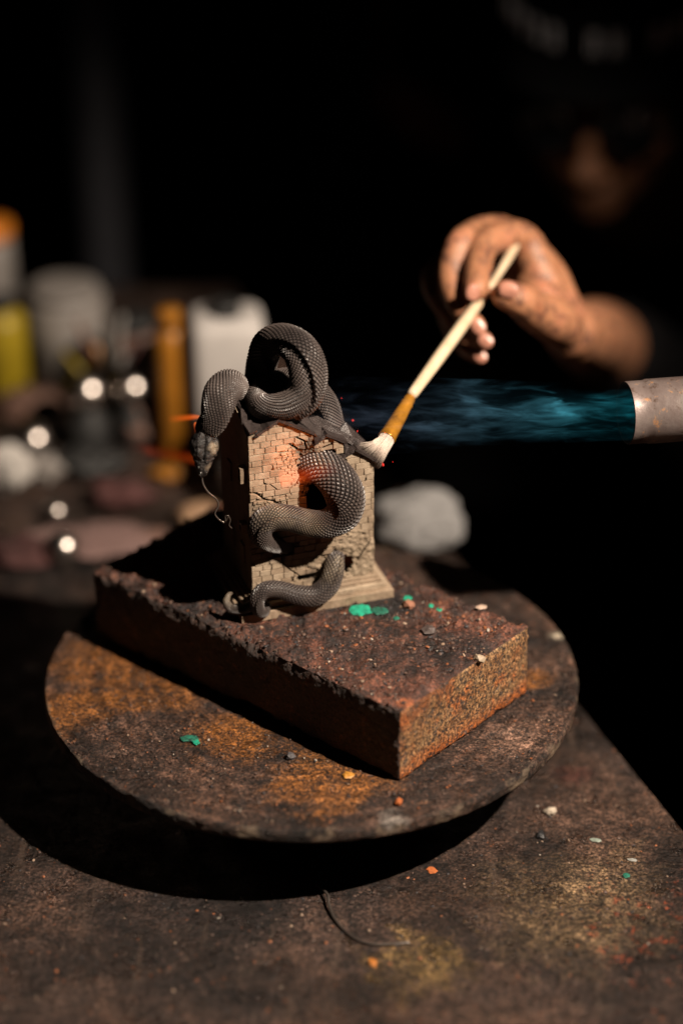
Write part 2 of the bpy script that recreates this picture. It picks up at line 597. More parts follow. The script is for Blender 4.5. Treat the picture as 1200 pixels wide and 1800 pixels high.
# ------------------------------------------------------------------ scorched brick block
TB, LB, WB, HB = 0.8597, 0.2551, 0.1252, 0.05
be = Vector((math.cos(TB), math.sin(TB), 0))
bl = Vector((-math.sin(TB), math.cos(TB), 0))
B0 = Vector((0.033, 1.1637, 0.0012))
blk = thing("brick_block", "big scorched rust-brown brick lying on the round plate with an orange pitted end", "brick", B0 + be * WB / 2 + bl * LB / 2)


def block_mesh():
    step = 0.0011
    dims = (WB, LB, HB - 0.0012)
    V, Fc, mi = {}, [], []
    verts = []

    def vid(i, j, k, n):
        key = (i, j, k)
        if key in V:
            return V[key]
        p = Vector((dims[0] * i / n[0], dims[1] * j / n[1], dims[2] * k / n[2]))
        rc = 0.0022
        q = Vector((min(max(p[a], rc), dims[a] - rc) for a in range(3)))
        d = (p - q)
        nrm = d.normalized() if d.length > 1e-9 else Vector((0, 0, 1))
        if d.length > 1e-9:
            onedge = sum(1 for a in range(3) if abs(d[a]) > 1e-7)
            p = q + nrm * rc if onedge > 1 else p
        # distance to nearest two faces -> how near an edge
        dd = sorted(min(p[a], dims[a] - p[a]) for a in range(3))
        edge = math.exp(-(dd[1] / 0.0045) ** 2)
        x, y, z = p * 1000
        h = 0.0007 * fbm(x * .05, y * .05, z * .05, 4) + 0.00045 * fbm(x * .5, y * .5, z * .5, 4)
        if k == n[2]:
            c = noise.noise(Vector((x * .07, y * .07, 2.2)))
            c2 = noise.noise(Vector((x * .16 + 5, y * .16, 7.2)))
            if c > 0.18:
                h += 0.0014 * min(1, (c - 0.18) * 7) * (0.5 + 0.5 * max(0, fbm(x * .35, y * .35, 0, 3)))
            if c2 < -0.28:
                h -= 0.0016 * min(1, (-c2 - 0.30) * 6) if c2 < -0.30 else 0
            if c2 > 0.3:
                h += 0.0018 * min(1, (c2 - 0.40) * 8) * (1 + 0.8 * fbm(x * .5, y * .5, 0, 3)) if c2 > 0.40 else 0
        elif k > 0:
            c = noise.noise(Vector((x * .1, y * .1, z * .1)))
            h -= 0.0010 * max(0, c) * (0.35 if j == 0 else 1.4)
        chip = fbm(x * .09 + 3, y * .09, z * .09, 4)
        endf = 0.35 if (p.y < 0.006) else 1.0
        h -= edge * (0.0012 + 0.0042 * max(0, chip - 0.02)) * endf
        # big bite on the left upper edge
        if p.x < 0.02:
            bite = math.exp(-((p.y - 0.115) / 0.012) ** 2) * edge
            h -= 0.0035 * bite * (1 + 0.8 * fbm(x * .3, y * .3, z * .3, 3))
        p = p + nrm * h
        if p.z < 0:
            p.z = 0
        V[key] = len(verts)
        verts.append(B0 + be * p.x + bl * p.y + Vector((0, 0, p.z)))
        return V[key]
    n = tuple(max(2, round(d / step)) for d in dims)

    def quad(a, b, c, d, m):
        Fc.append((vid(*a, n), vid(*b, n), vid(*c, n), vid(*d, n)))
        mi.append(m)
    for i in range(n[0]):
        for j in range(n[1]):
            quad((i, j, n[2]), (i + 1, j, n[2]), (i + 1, j + 1, n[2]), (i, j + 1, n[2]), 0)
    for j in range(n[1]):
        for k in range(n[2]):
            quad((0, j, k), (0, j, k + 1), (0, j + 1, k + 1), (0, j + 1, k), 2)
            quad((n[0], j, k), (n[0], j + 1, k), (n[0], j + 1, k + 1), (n[0], j, k + 1), 2)
    for i in range(n[0]):
        for k in range(n[2]):
            quad((i, 0, k), (i + 1, 0, k), (i + 1, 0, k + 1), (i, 0, k + 1), 1)
            quad((i, n[1], k), (i, n[1], k + 1), (i + 1, n[1], k + 1), (i + 1, n[1], k), 2)
    quad((0, 0, 0), (0, n[1], 0), (n[0], n[1], 0), (n[0], 0, 0), 2)
    return verts, Fc, mi


v_, f_, m_ = block_mesh()
mesh_obj("block_body", v_, f_, None, blk, True, [BT, BE, BS], m_)


# ------------------------------------------------------------------ loose grit, crumbs, paint flakes
def rock(c, r, flat=0.6, seed=0, n=10):
    """irregular little stone: jittered icosahedron"""
    rr = random.Random(seed)
    t = (1 + 5 ** 0.5) / 2
    vs = [(-1, t, 0), (1, t, 0), (-1, -t, 0), (1, -t, 0), (0, -1, t), (0, 1, t), (0, -1, -t), (0, 1, -t), (t, 0, -1), (t, 0, 1), (-t, 0, -1), (-t, 0, 1)]
    fs = [(0, 11, 5), (0, 5, 1), (0, 1, 7), (0, 7, 10), (0, 10, 11), (1, 5, 9), (5, 11, 4), (11, 10, 2), (10, 7, 6), (7, 1, 8), (3, 9, 4), (3, 4, 2), (3, 2, 6), (3, 6, 8), (3, 8, 9), (4, 9, 5), (2, 4, 11), (6, 2, 10), (8, 6, 7), (9, 8, 1)]
    a = rr.uniform(0, 6.28)
    sx, sy = rr.uniform(0.7, 1.4), rr.uniform(0.6, 1.0)
    out = []
    for v in vs:
        k = r / 1.9 * rr.uniform(0.72, 1.2)
        x, y, z = v[0] * k * sx, v[1] * k * sy, v[2] * k * flat
        out.append((c[0] + x * math.cos(a) - y * math.sin(a), c[1] + x * math.sin(a) + y * math.cos(a), c[2] + z))
    return out, fs


GRIT = [m_simple("grit_" + str(i), c, 0.6, 0, 0.4, 300, 0.4, 0.0003) for i, c in enumerate([(0.10, 0.06, 0.045), (0.30, 0.21, 0.15), (0.03, 0.026, 0.028), (0.26, 0.09, 0.035), (0.36, 0.31, 0.26)])]
GW_ = [0.52, 0.06, 0.28, 0.12, 0.02]


def grit(name, n, sampler, rlo, rhi):
    allv, allf, mi = [], [], []
    for i in range(n):
        c = sampler()
        if c is None:
            continue
        r = rlo + (rhi - rlo) * random.random() ** 5
        v, f = rock((c[0], c[1], c[2] + r * 0.25), r, 0.55, i + 100)
        b = len(allv)
        allv += v
        allf += [tuple(q + b for q in t) for t in f]
        mi += [int(rng.choice(5, p=GW_))] * len(f)
    return mesh_obj(name, allv, allf, None, None, False, GRIT, mi)


def s_bench():
    x, y = random.uniform(-0.30, 0.26), random.uniform(0.98, 1.48)
    if x > edge_at(y).x - 0.003:
        return None
    return (x, y, BTOP)


def in_block(x, y, m=0.0):
    d = Vector((x, y, 0)) - Vector((B0.x, B0.y, 0))
    return -m < d.dot(be) < WB + m and -m < d.dot(bl) < LB + m


def s_disc():
    r, t = R * 0.985 * math.sqrt(random.random()), random.uniform(0, 6.2832)
    x, y = CX + r * math.cos(t), CY + r * math.sin(t)
    if in_block(x, y, 0.001):
        return None
    return (x, y, -0.0002)


def in_plinth(x, y, m=0.001):
    d = Vector((x, y, 0)) - Vector((G0.x, G0.y, 0))
    return -m < d.dot(GU) < GW + m and -m < -d.dot(GN) < 0.08 + m


def s_block():
    p = B0 + be * random.uniform(0.003, WB - 0.003) + bl * (random.uniform(0.003, LB - 0.003))
    if in_plinth(p.x, p.y):
        return None
    return (p.x, p.y, BZ - 0.0003)


tag(grit("bench_grit", 11000, s_bench, 0.0002, 0.0013), "fine loose grit and paint crumbs scattered over the steel workbench", "grit", kind="stuff")
tag(grit("plate_grit", 7000, s_disc, 0.00025, 0.0011), "fine crumbs and rust grains scattered over the round turntable plate", "grit", kind="stuff")
tag(grit("brick_grit", 6500, s_block, 0.0003, 0.0017), "small crumbs scattered over the top of the scorched brick", "grit", kind="stuff")

# individually visible pebbles
for (x, y, z, r, col, lab) in (
        (968, 1430, BTOP, 0.0046, (0.5, 0.42, 0.33), "largest pale pebble on the bench right of the round plate"),
        (950, 1472, BTOP, 0.0036, (0.02, 0.02, 0.022), "glossy black crumb on the bench just below the pale pebble"),
        (1046, 1478, BTOP, 0.0034, (0.22, 0.26, 0.22), "grey green flattened chip on the bench near its right edge"),
        (1110, 1512, BTOP, 0.0030, (0.26, 0.26, 0.24), "thin grey flake on the bench at the right, below the green chip"),
        (655, 1694, BTOP, 0.0052, (0.42, 0.15, 0.03), "flat orange paint flake on the bench in front of the curved wire"),
        (758, 1530, BTOP, 0.0036, (0.45, 0.13, 0.04), "small orange chip on the bench just below the plate rim"),
        (511, 1332, 0, 0.0042, (0.07, 0.065, 0.07), "dark grey crumb on the plate below the long brick side"),
        (612, 1363, 0, 0.0040, (0.45, 0.2, 0.03), "yellow orange rust flake on the plate near the brick corner"),
        (701, 1412, 0, 0.0036, (0.40, 0.11, 0.03), "red orange crumb on the plate right under the brick corner"),
        (752, 1112, BZ, 0.0052, (0.09, 0.07, 0.065), "largest dark crumb in the middle of the brick top"),
        (845, 1068, BZ, 0.0042, (0.5, 0.36, 0.28), "pink stone chip on the far right edge of the brick top"),
        (718, 1066, BZ, 0.0044, (0.30, 0.14, 0.09), "reddish brown crumb on the brick top beside the green paint"),
        (842, 1160, BZ, 0.0040, (0.36, 0.28, 0.2), "pale tan crumb on the brick top near the orange end edge")):
    p = onz(x, y, z)
    flat = 0.22 if 'fla' in lab or 'chip' in lab else 0.7
    v, f = rock((p.x, p.y, z + r * 0.45 * flat), r, flat, int(x))
    o = mesh_obj("paint_flake" if flat < 0.5 else "pebble", v, f, m_simple("pebble_" + str(x), col, 0.5, 0, 0.4, 300, 0.5, 0.0004))
    bm = bmesh.new()
    bm.from_mesh(o.data)
    bmesh.ops.subdivide_edges(bm, edges=bm.edges, cuts=2, use_grid_fill=True)
    for q in bm.verts:
        q.co += Vector((1, 1, 0.6)) * 0.10 * r * noise.noise(q.co * 900)
    bm.to_mesh(o.data)
    bm.free()
    tag(o, lab, "flake" if flat < 0.5 else "pebble")

GREEN = m_simple("green_enamel", (0.01, 0.40, 0.24), 0.6, 0, 0.75, 420, 1.0, 0.0008)
GREEN2 = m_simple("green_enamel_dusty", (0.012, 0.13, 0.085), 0.7, 0, 0.8, 420, 0.6, 0.0004)


def splat(x, y, z, rx, ry, mat, parent, seed, hgt=0.0003):
    c = onz(x, y, z)
    n = 40
    V = [(c.x, c.y, z + hgt + 0.0007)]
    for ring, (k, h) in enumerate(((0.35, 1.0), (0.7, 0.95), (0.92, 0.7), (1.0, -0.8))):
        for i in range(n):
            t = 2 * math.pi * i / n
            w = k * (1 + 0.26 * fbm(math.cos(t) * 1.8 + seed, math.sin(t) * 1.8, 0, 5) + 0.16 * noise.noise(Vector((i * 1.3, seed, ring))))
            V.append((c.x + rx * w * math.cos(t), c.y + ry * w * math.sin(t), z + 0.0006 + hgt * h + 0.00025 * noise.noise(Vector((i * .7, ring * 3, seed)))))
    Fc = [(0, 1 + i, 1 + (i + 1) % n) for i in range(n)]
    for r in range(3):
        for i in range(n):
            Fc.append((1 + r * n + i, 1 + (r + 1) * n + i, 1 + (r + 1) * n + (i + 1) % n, 1 + r * n + (i + 1) % n))
    return mesh_obj("paint_spot", V, Fc, mat, parent, True)


splat(632, 1073, BZ, 0.0068, 0.0070, GREEN, blk, 1, 0.0004)
splat(668, 1074, BZ, 0.0048, 0.0050, GREEN2, blk, 2)
splat(716, 1053, BZ, 0.0030, 0.0034, GREEN, blk, 3)
splat(757, 1066, BZ, 0.0016, 0.0022, GREEN, blk, 4)
splat(771, 1073, BZ, 0.0019, 0.0020, GREEN, blk, 5)
splat(696, 1088, BZ, 0.0020, 0.0022, GREEN2, blk, 6)
splat(333, 1299, 0, 0.0052, 0.0036, GREEN2, tt, 7)
splat(345, 1306, 0, 0.0022, 0.0026, GREEN, tt, 8)
splat(1100, 1540, BTOP, 0.0022, 0.0024, GREEN2, bench, 9)

# curved wire on the bench
P = catmull([(*onz(x, y, BTOP + h),) for x, y, h in ((556, 1556, .002), (575, 1572, .004), (578, 1590, .003), (588, 1615, .0015), (612, 1642, .0012), (645, 1658, .0012), (685, 1660, .0012), (720, 1657, .0012))], 8)
tag(MB().tube(P, 0.00085, 10).build("wire", m_simple("grey_wire", (0.20, 0.17, 0.15), 0.35, 0.8), None, True), "thin curved grey wire lying on the bench in front of the plate", "wire")

# ------------------------------------------------------------------ FIGURINE
fig = thing("snake_tower_figurine", "miniature broken brick tower with a scaly snake coiled through its walls, standing on the brick", "figurine", G0 + GU * GW / 2 - GN * 0.04)
WW = GW - 2 * GM         # facade width
DP = 0.060               # depth of the tower
PLH = 0.0135
# plinth steps (each a moulding)
for (ins, z0, z1) in ((0.0, 0.0, 0.0062), (0.0035, 0.0062, 0.0098), (0.0062, 0.0098, 0.0122), (0.0080, 0.0122, PLH + 0.0005)):
    n1, n2 = 60, 50
    loop = []
    w_, d_ = GW - 2 * ins, DP + 2 * GM - 2 * ins
    for i in range(n1):
        loop.append((ins + w_ * i / n1, ins))
    for i in range(n2):
        loop.append((ins + w_, ins + d_ * i / n2))
    for i in range(n1):
        loop.append((ins + w_ - w_ * i / n1, ins + d_))
    for i in range(n2):
        loop.append((ins, ins + d_ - d_ * i / n2))
    V, Fc = [], []
    zs = [z0, z0 + 0.0004, (z0 + z1) / 2, z1 - 0.0005, z1]
    for j, z in enumerate(zs):
        k = 0.0004 if j in (0, 4) else 0
        for (u, d) in loop:
            cu, cd = GW / 2, DP / 2 + GM
            su, sd = (cu - u), (cd - d)
            jit = 0.00035 * fbm(u * 300, d * 300, z * 300, 3)
            uu = u + (1 if su > 0 else -1) * (k + jit)
            dd = d + (1 if sd > 0 else -1) * (k + jit)
            V.append(G0 + GU * uu - GN * dd + Vector((0, 0, z)))
    n = len(loop)
    for j in range(4):
        for i in range(n):
            Fc.append((j * n + i, j * n + (i + 1) % n, (j + 1) * n + (i + 1) % n, (j + 1) * n + i))
    Fc.append(tuple(4 * n + i for i in range(n)))
    Fc.append(tuple(reversed(range(n))))
    mesh_obj("plinth_step", V, Fc, STONE, fig)

# facade outline: three gables stepping down to the right (u, v)
g1l, g1a, g1r = onw(437, 768), onw(489, 741), onw(552, 766)
g2l, g2a, g2r = onw(552, 783), onw(573, 767), onw(603, 780)
g3l, g3a, g3r = onw(604, 805), onw(624, 792), onw(657, 811)
GAB = [(0.0, g1r[0], g1l, g1a, g1r), (g1r[0], g2r[0], g2l, g2a, g2r), (g2r[0], WW, g3l, g3a, g3r)]


def lin(a, b, u):
    return a[1] + (b[1] - a[1]) * (u - a[0]) / (b[0] - a[0])


def topv(u):
    for (a, b, l, p, r) in GAB:
        if u <= b + 1e-9:
            return lin(l, p, u) if u < p[0] else lin(p, r, u)
    return g3r[1]


def ell(x, y, rx, ry):
    u, v = onw(x, y)
    return (u, v, rx / 2740, ry / 2535)


HOLES = [ell(548, 818, 30, 26), ell(576, 802, 28, 12), ell(566, 880, 30, 46), ell(498, 964, 26, 9), ell(470, 950, 14, 10), ell(590, 984, 20, 12), ell(610, 990, 12, 16), ell(439, 902, 8, 18), ell(441, 985, 6, 13), ell(655, 940, 5, 8), ell(540, 1013, 22, 8)]
SMALL = [ell(502, 806, 24, 20), ell(518, 838, 20, 16), ell(472, 882, 38, 11), ell(452, 894, 14, 16), ell(545, 780, 30, 9)]
PLASTER = [ell(632, 965, 40, 34), ell(625, 995, 36, 20), ell(560, 990, 20, 10)]
CRACKS = [[(438, 866), (452, 868), (466, 878), (482, 881), (498, 890), (516, 889)],
          [(494, 975), (497, 990), (508, 1000), (523, 1010)],
          [(520, 768), (535, 775), (540, 792)],
          [(508, 780), (524, 790), (540, 792), (560, 790), (585, 780)],
          [(462, 848), (472, 853)], [(480, 855), (487, 860)], [(505, 862), (520, 850), (528, 838)],
          [(615, 985), (630, 978), (655, 942)]]
CR = [[onw(*p) for p in c] for c in CRACKS]
CW = [0.00075, 0.0006, 0.0007, 0.0008, 0.0004, 0.0004, 0.0005, 0.0006]


def in_crack(u, v, k=0.75):
    for c, w in zip(CR, CW):
        for (a, b) in zip(c, c[1:]):
            L2 = (b[0] - a[0]) ** 2 + (b[1] - a[1]) ** 2
            t = max(0, min(1, ((u - a[0]) * (b[0] - a[0]) + (v - a[1]) * (b[1] - a[1])) / L2))
            if math.hypot(u - a[0] - t * (b[0] - a[0]), v - a[1] - t * (b[1] - a[1])) < w * k:
                return True
    return False


def inside(u, v, L, k=1.0, wob=0.25):
    for (a, b, rx, ry) in L:
        d = math.hypot((u - a) / rx, (v - b) / ry)
        if d < k * (1 + wob * noise.noise(Vector((u * 420, v * 420, a * 900)))):
            return True
    return False


# wall core, recessed behind the bricks; the holes are open to the hollow inside
facade = None
cs = 0.0005
nu = int(round(WW / cs))
du = WW / nu
vid, V, Fc = {}, [], []
vmin = PLH


def cv(i, j):
    if (i, j) in vid:
        return vid[(i, j)]
    u = i * du
    tv = topv(min(max(u, 1e-5), WW - 1e-5)) - 0.0004
    v = min(vmin + j * cs, tv)
    w = -0.0006 + 0.00035 * fbm(u * 700, v * 700, 0, 4)
    if inside(u, v, PLASTER, 1.0, 0.5):
        w = 0.0006 + 0.0007 * fbm(u * 330, v * 330, 4, 6, 0.6)
    hd = min(math.hypot((u - a) / rx, (v - b) / ry) for (a, b, rx, ry) in HOLES)
    if hd < 1.9:
        w -= 0.0022 * (1.9 - hd) * (0.6 + 0.6 * noise.noise(Vector((u * 500, v * 500, 0))))
    vid[(i, j)] = len(V)
    V.append(gp(u, v, w))
    return vid[(i, j)]


for i in range(nu):
    u = (i + 0.5) * du
    nj = int(math.ceil((topv(u) - vmin) / cs)) + 2
    for j in range(nj):
        v = vmin + (j + 0.5) * cs
        if v > topv(u) + cs * 2:
            continue
        if inside(u, v, HOLES, 0.92, 0.35) or in_crack(u, v):
            continue
        q = (cv(i, j), cv(i + 1, j), cv(i + 1, j + 1), cv(i, j + 1))
        Fc.append(q)
facade = mesh_obj("front_wall", V, Fc, MORTAR, fig, True)
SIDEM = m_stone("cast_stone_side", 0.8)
ROOF_DK = ROOF


def wallbox(name, u0, u1, w0, w1, v0, v1, mat=SIDEM, parent=None):
    return MB().box(gp(u0, v0, w0), GU * (u1 - u0), -GN * (w0 - w1), Vector((0, 0, v1 - v0))).build(name, mat, parent or fig)


hl = g1l[1]
hr = g3r[1]
# left side wall with a pointed gable, right side wall, back wall
th = 0.0035
lw = MB()
vm = 0.5 * DP
pts = [(-0.0008, PLH), (-0.0008, hl - 0.001), (-vm, onw(410, 704, -vm)[1]), (-DP, hl - 0.004), (-DP, PLH)]
n = len(pts)
lv = [gp(-0.0002, v, w) for w, v in pts] + [gp(th, v, w) for w, v in pts]
lw.add(lv, [tuple(range(n)), tuple(reversed(range(n, 2 * n)))] + [(i, i + n, (i + 1) % n + n, (i + 1) % n) for i in range(n)])
side_wall = lw.build("side_wall", SIDEM, fig)
peakv = pts[2][1]
wallbox("side_wall", WW - th, WW + 0.0002, -0.0016, -DP, PLH, hr - 0.002)
wallbox("back_wall", th, WW - th, -DP + th, -DP + 0.0002, PLH, hr - 0.001, INNER)


# --- individual facade bricks
def clip(poly, n, d):
    out = []
    for i in range(len(poly)):
        a, b = poly[i], poly[(i + 1) % len(poly)]
        da, db = a[0] * n[0] + a[1] * n[1] - d, b[0] * n[0] + b[1] * n[1] - d
        if da >= 0:
            out.append(a)
        if (da >= 0) != (db >= 0):
            t = da / (da - db)
            out.append((a[0] + (b[0] - a[0]) * t, a[1] + (b[1] - a[1]) * t))
    return out


def area(p):
    return abs(sum(p[i][0] * p[(i + 1) % len(p)][1] - p[(i + 1) % len(p)][0] * p[i][1] for i in range(len(p)))) / 2


def prism(poly, w0, h, rr, ins=0.00022):
    """raised piece with a small bevel and a slightly tilted top"""
    n = len(poly)
    cu = sum(p[0] for p in poly) / n
    cvv = sum(p[1] for p in poly) / n
    tu, tv = rr.uniform(-0.05, 0.05), rr.uniform(-0.06, 0.06)
    V, Fc = [], []
    for k, (w, sh) in enumerate(((w0 - 0.0006, 0), (w0 + h - 0.00015, 0), (w0 + h, 1))):
        for (u, v) in poly:
            L = math.hypot(cu - u, cvv - v) or 1
            uu, v2 = u + (cu - u) / L * ins * sh, v + (cvv - v) / L * ins * sh
            jit = rr.uniform(-1, 1) * 0.00007
            ww = w + (tu * (uu - cu) + tv * (v2 - cvv)) * (k > 0)
            V.append(gp(uu + jit * (k > 0), v2 + jit * 0.7, ww))
    for k in range(2):
        for i in range(n):
            Fc.append((k * n + i, k * n + (i + 1) % n, (k + 1) * n + (i + 1) % n, (k + 1) * n + i))
    Fc.append(tuple(2 * n + i for i in range(n)))
    return V, Fc


def split_cracks(poly):
    pieces = [poly]
    for c, wide in zip(CR, CW):
        for (a, b) in zip(c, c[1:]):
            L = math.hypot(b[0] - a[0], b[1] - a[1])
            n = (-(b[1] - a[1]) / L, (b[0] - a[0]) / L)
            t = ((b[0] - a[0]) / L, (b[1] - a[1]) / L)
            d = a[0] * n[0] + a[1] * n[1]
            new = []
            for q in pieces:
                cu = sum(p[0] for p in q) / len(q)
                cc = sum(p[1] for p in q) / len(q)
                s = (cu - a[0]) * t[0] + (cc - a[1]) * t[1]
                dist = abs(cu * n[0] + cc * n[1] - d)
                if -0.001 < s < L + 0.001 and dist < 0.004:
                    for sgn in (1, -1):
                        r = clip(q, (n[0] * sgn, n[1] * sgn), d * sgn + wide)
                        if len(r) >= 3 and area(r) > 4e-7:
                            new.append(r)
                else:
                    new.append(q)
            pieces = new
    return pieces


BH, BW = 0.00410, 0.0076
rr = random.Random(5)
row = 0
v = PLH + 0.0002
nb = 0
brk_meshes = 0
while v < g1a[1] + BH:
    bh = BH * rr.uniform(0.9, 1.1)
    u = -0.0003 - (row % 2) * BW * 0.5
    while u < WW:
        bw = BW * rr.uniform(0.72, 1.28)
        lo, hi = max(u, 0.0001), min(u + bw - 0.00042, WW - 0.0001)
        u += bw
        if hi - lo < 0.0012:
            continue
        poly = [(lo, v + 0.0002), (hi, v + 0.0002), (hi, v + bh - 0.0002), (lo, v + bh - 0.0002)]
        cu, cc = (lo + hi) / 2, v + bh / 2
        if inside(cu, cc, HOLES, 1.05) or inside(cu, cc, SMALL) or inside(cu, cc, PLASTER):
            continue
        for (a, b, l, p, r) in GAB:
            if a - 1e-6 <= cu <= b:
                for (s, e) in ((l, p), (p, r)):
                    nx, ny = (e[1] - s[1]), -(e[0] - s[0])
                    poly = clip(poly, (nx, ny), nx * s[0] + ny * s[1] + 0.0000)
                    if len(poly) < 3:
                        break
                if len(poly) >= 3:
                    poly = clip(poly, (1, 0), a)
                if len(poly) >= 3:
                    poly = clip(poly, (-1, 0), -b)
                break
        if len(poly) < 3 or area(poly) < 1.5e-6:
            continue
        for q in split_cracks(poly):
            V, Fc = prism(q, -0.0004, rr.uniform(0.0005, 0.0011), rr)
            mesh_obj("brick", V, Fc, STONE, facade)
            nb += 1
    v += bh
    row += 1

# small shattered courses: too fine to pick apart
sm = MB()
hs, ws = 0.0019, 0.0036
v = PLH
row = 0
while v < g1a[1]:
    u = (row % 2) * ws * 0.5
    while u < WW:
        bw = ws * rr.uniform(0.6, 1.4)
        cu, cc = u + bw / 2, v + hs / 2
        if inside(cu, cc, SMALL, 1.12) and not inside(cu, cc, HOLES, 0.95) and cc < topv(min(cu, WW)) - 0.001:
            sk = rr.uniform(-0.0005, 0.0005)
            poly = [(u + rr.uniform(0, .0004), v + .00012), (u + bw - .00025, v + .00012 + sk * .4), (u + bw - .00025 + sk, v + hs - .0002), (u + .0001 + sk, v + hs - .00015)]
            for q in split_cracks(poly):
                V, Fc = prism(q, -0.0006 + rr.uniform(-0.0006, 0.0003), rr.uniform(0.0005, 0.0013), rr, 0.00012)
                sm.add(V, Fc)
        u += bw
    v += hs
    row += 1
# jagged debris round the broken openings
for (a, b, rx, ry) in HOLES:
    for k in range(int(8 + 1400 * rx)):
        t = rr.uniform(0, 6.2832)
        q = rr.uniform(0.92, 1.14)
        u, v = a + rx * q * math.cos(t), b + ry * q * math.sin(t)
        if not (0.001 < u < WW - 0.001 and PLH < v < topv(u) - 0.001) or inside(u, v, HOLES, 0.85):
            continue
        s = rr.uniform(0.0006, 0.0017)
        poly = [(u + s * math.cos(z), v + s * 0.7 * math.sin(z)) for z in sorted(rr.uniform(0, 6.2832) for _ in range(5))]
        V, Fc = prism(poly, -0.0010 + rr.uniform(-0.001, 0.0006), rr.uniform(0.0004, 0.0016), rr, 0.0001)
        sm.add(V, Fc)
o = sm.build("shattered_bricks", STONE, facade)
o["kind"] = "stuff"


# --- roof: coping slabs on the gables, roof planes, broken slates
def slab(p0, p1, w_front, w_back, t=0.0018, name="roof_slab", over=0.0008):
    """thin slab whose lower edge runs p0->p1 in (u, v), extruded back"""
    d = Vector((p1[0] - p0[0], p1[1] - p0[1]))
    L = d.length
    d /= L
    n = Vector((-d.y, d.x))
    if n.y < 0:
        n = -n
    a = Vector(p0) - d * over
    b = Vector(p1) + d * over
    k = 8
    V, Fc = [], []
    for s, w in ((0, w_front), (1, w_back)):
        for i in range(k + 1):
            q = a.lerp(b, i / k)
            j = 0.0005 * noise.noise(Vector((q.x * 600, q.y * 600, w * 300)))
            V.append(gp(q.x, q.y, w + 1.5 * j))
            V.append(gp(q.x + n.x * (t + j), q.y + n.y * (t + j), w + 1.5 * j))
    m = 2 * (k + 1)
    for i in range(k):
        a0, a1, b0, b1 = 2 * i, 2 * i + 1, 2 * i + 2, 2 * i + 3
        Fc += [(a0, b0, b1, a1), (a0 + m, a1 + m, b1 + m, b0 + m), (a1, b1, b1 + m, a1 + m), (a0, a0 + m, b0 + m, b0)]
    Fc += [(0, 1, 1 + m, m), (2 * k, 2 * k + m, 2 * k + 1 + m, 2 * k + 1)]
    return mesh_obj(name, V, Fc, ROOF, fig)


def up(p, d=0.0004):
    return (p[0], p[1] + d)


slab(up(onw(449, 769)), up(g1a), 0.0020, -0.0300)
slab(up(g1a, 0.0006), up(onw(548, 763), 0.0006), 0.0022, -0.0300)
slab(up(g2l), up(g2a), 0.0016, -0.0260)
slab(up(g2a, 0.0006), up(onw(605, 779)), 0.0018, -0.0280)
slab(up(g3l), up(g3a), 0.0016, -0.0240)
slab(up(g3a, 0.0006), up(onw(661, 812)), 0.0026, -0.0300)
# rear roof plane behind the snake and the left side gable coping
mb = MB()


def plate(corners, t=0.0014, name="roof_slab", mat=ROOF):
    """flat broken plate: corners as facade-frame (u, v, w), thickness along its normal"""
    P = [gp(*c) for c in corners]
    nrm = (P[1] - P[0]).cross(P[2] - P[0]).normalized()
    if nrm.z < 0:
        nrm = -nrm
    n = len(P)
    V = P + [p + nrm * t for p in P]
    Fc = [tuple(range(n)), tuple(reversed(range(n, 2 * n)))] + [(i, i + n, (i + 1) % n + n, (i + 1) % n) for i in range(n)]
    return mesh_obj(name, V, Fc, mat, fig)


def q3(x, y, w):
    u, v = onw(x, y, w)
    return (u, v, w)


# rough stepped coping on the left gable (front slope towards the camera)
plate([q3(410, 701, -0.030), q3(418, 706, -0.030), q3(432, 727, -0.018), q3(424, 724, -0.018)], 0.0016)
plate([q3(421, 721, -0.018), q3(432, 724, -0.018), q3(433, 748, -0.006), q3(423, 746, -0.006)], 0.0016)
plate([q3(425, 744, -0.008), q3(441, 742, -0.008), q3(452, 760, 0.002), q3(439, 765, 0.002)], 0.0016)
plate([q3(440, 742, -0.012), q3(470, 735, -0.012), q3(478, 748, -0.002), q3(449, 764, 0.001)], 0.0012)
# broken slates thrown up behind the second gable
plate([q3(520, 738, -0.004), q3(536, 733, -0.010), q3(570, 765, -0.002), q3(556, 768, 0.002)], 0.0010)
plate([q3(541, 737, -0.012), q3(556, 733, -0.016), q3(598, 757, -0.010), q3(560, 763, -0.004)], 0.0012)
plate([q3(551, 768, 0.000), q3(570, 757, -0.004), q3(563, 772, 0.003), q3(554, 783, 0.003)], 0.0010)
plate([q3(566, 756, -0.006), q3(580, 750, -0.010), q3(640, 780, -0.010), q3(632, 792, -0.004)], 0.0012)
plate([q3(590, 760, -0.018), q3(606, 742, -0.022), q3(640, 775, -0.022), q3(624, 785, -0.014)], 0.0010)
plate([q3(603, 782, -0.003), q3(618, 776, -0.010), q3(625, 792, -0.004), q3(606, 804, 0.001)], 0.0010)
plate([q3(622, 786, -0.006), q3(636, 776, -0.014), q3(662, 800, -0.014), q3(658, 806, -0.004)], 0.0012)
plate([q3(495, 741, -0.004), q3(505, 729, -0.012), q3(545, 742, -0.012), q3(548, 756, -0.003)], 0.0010)
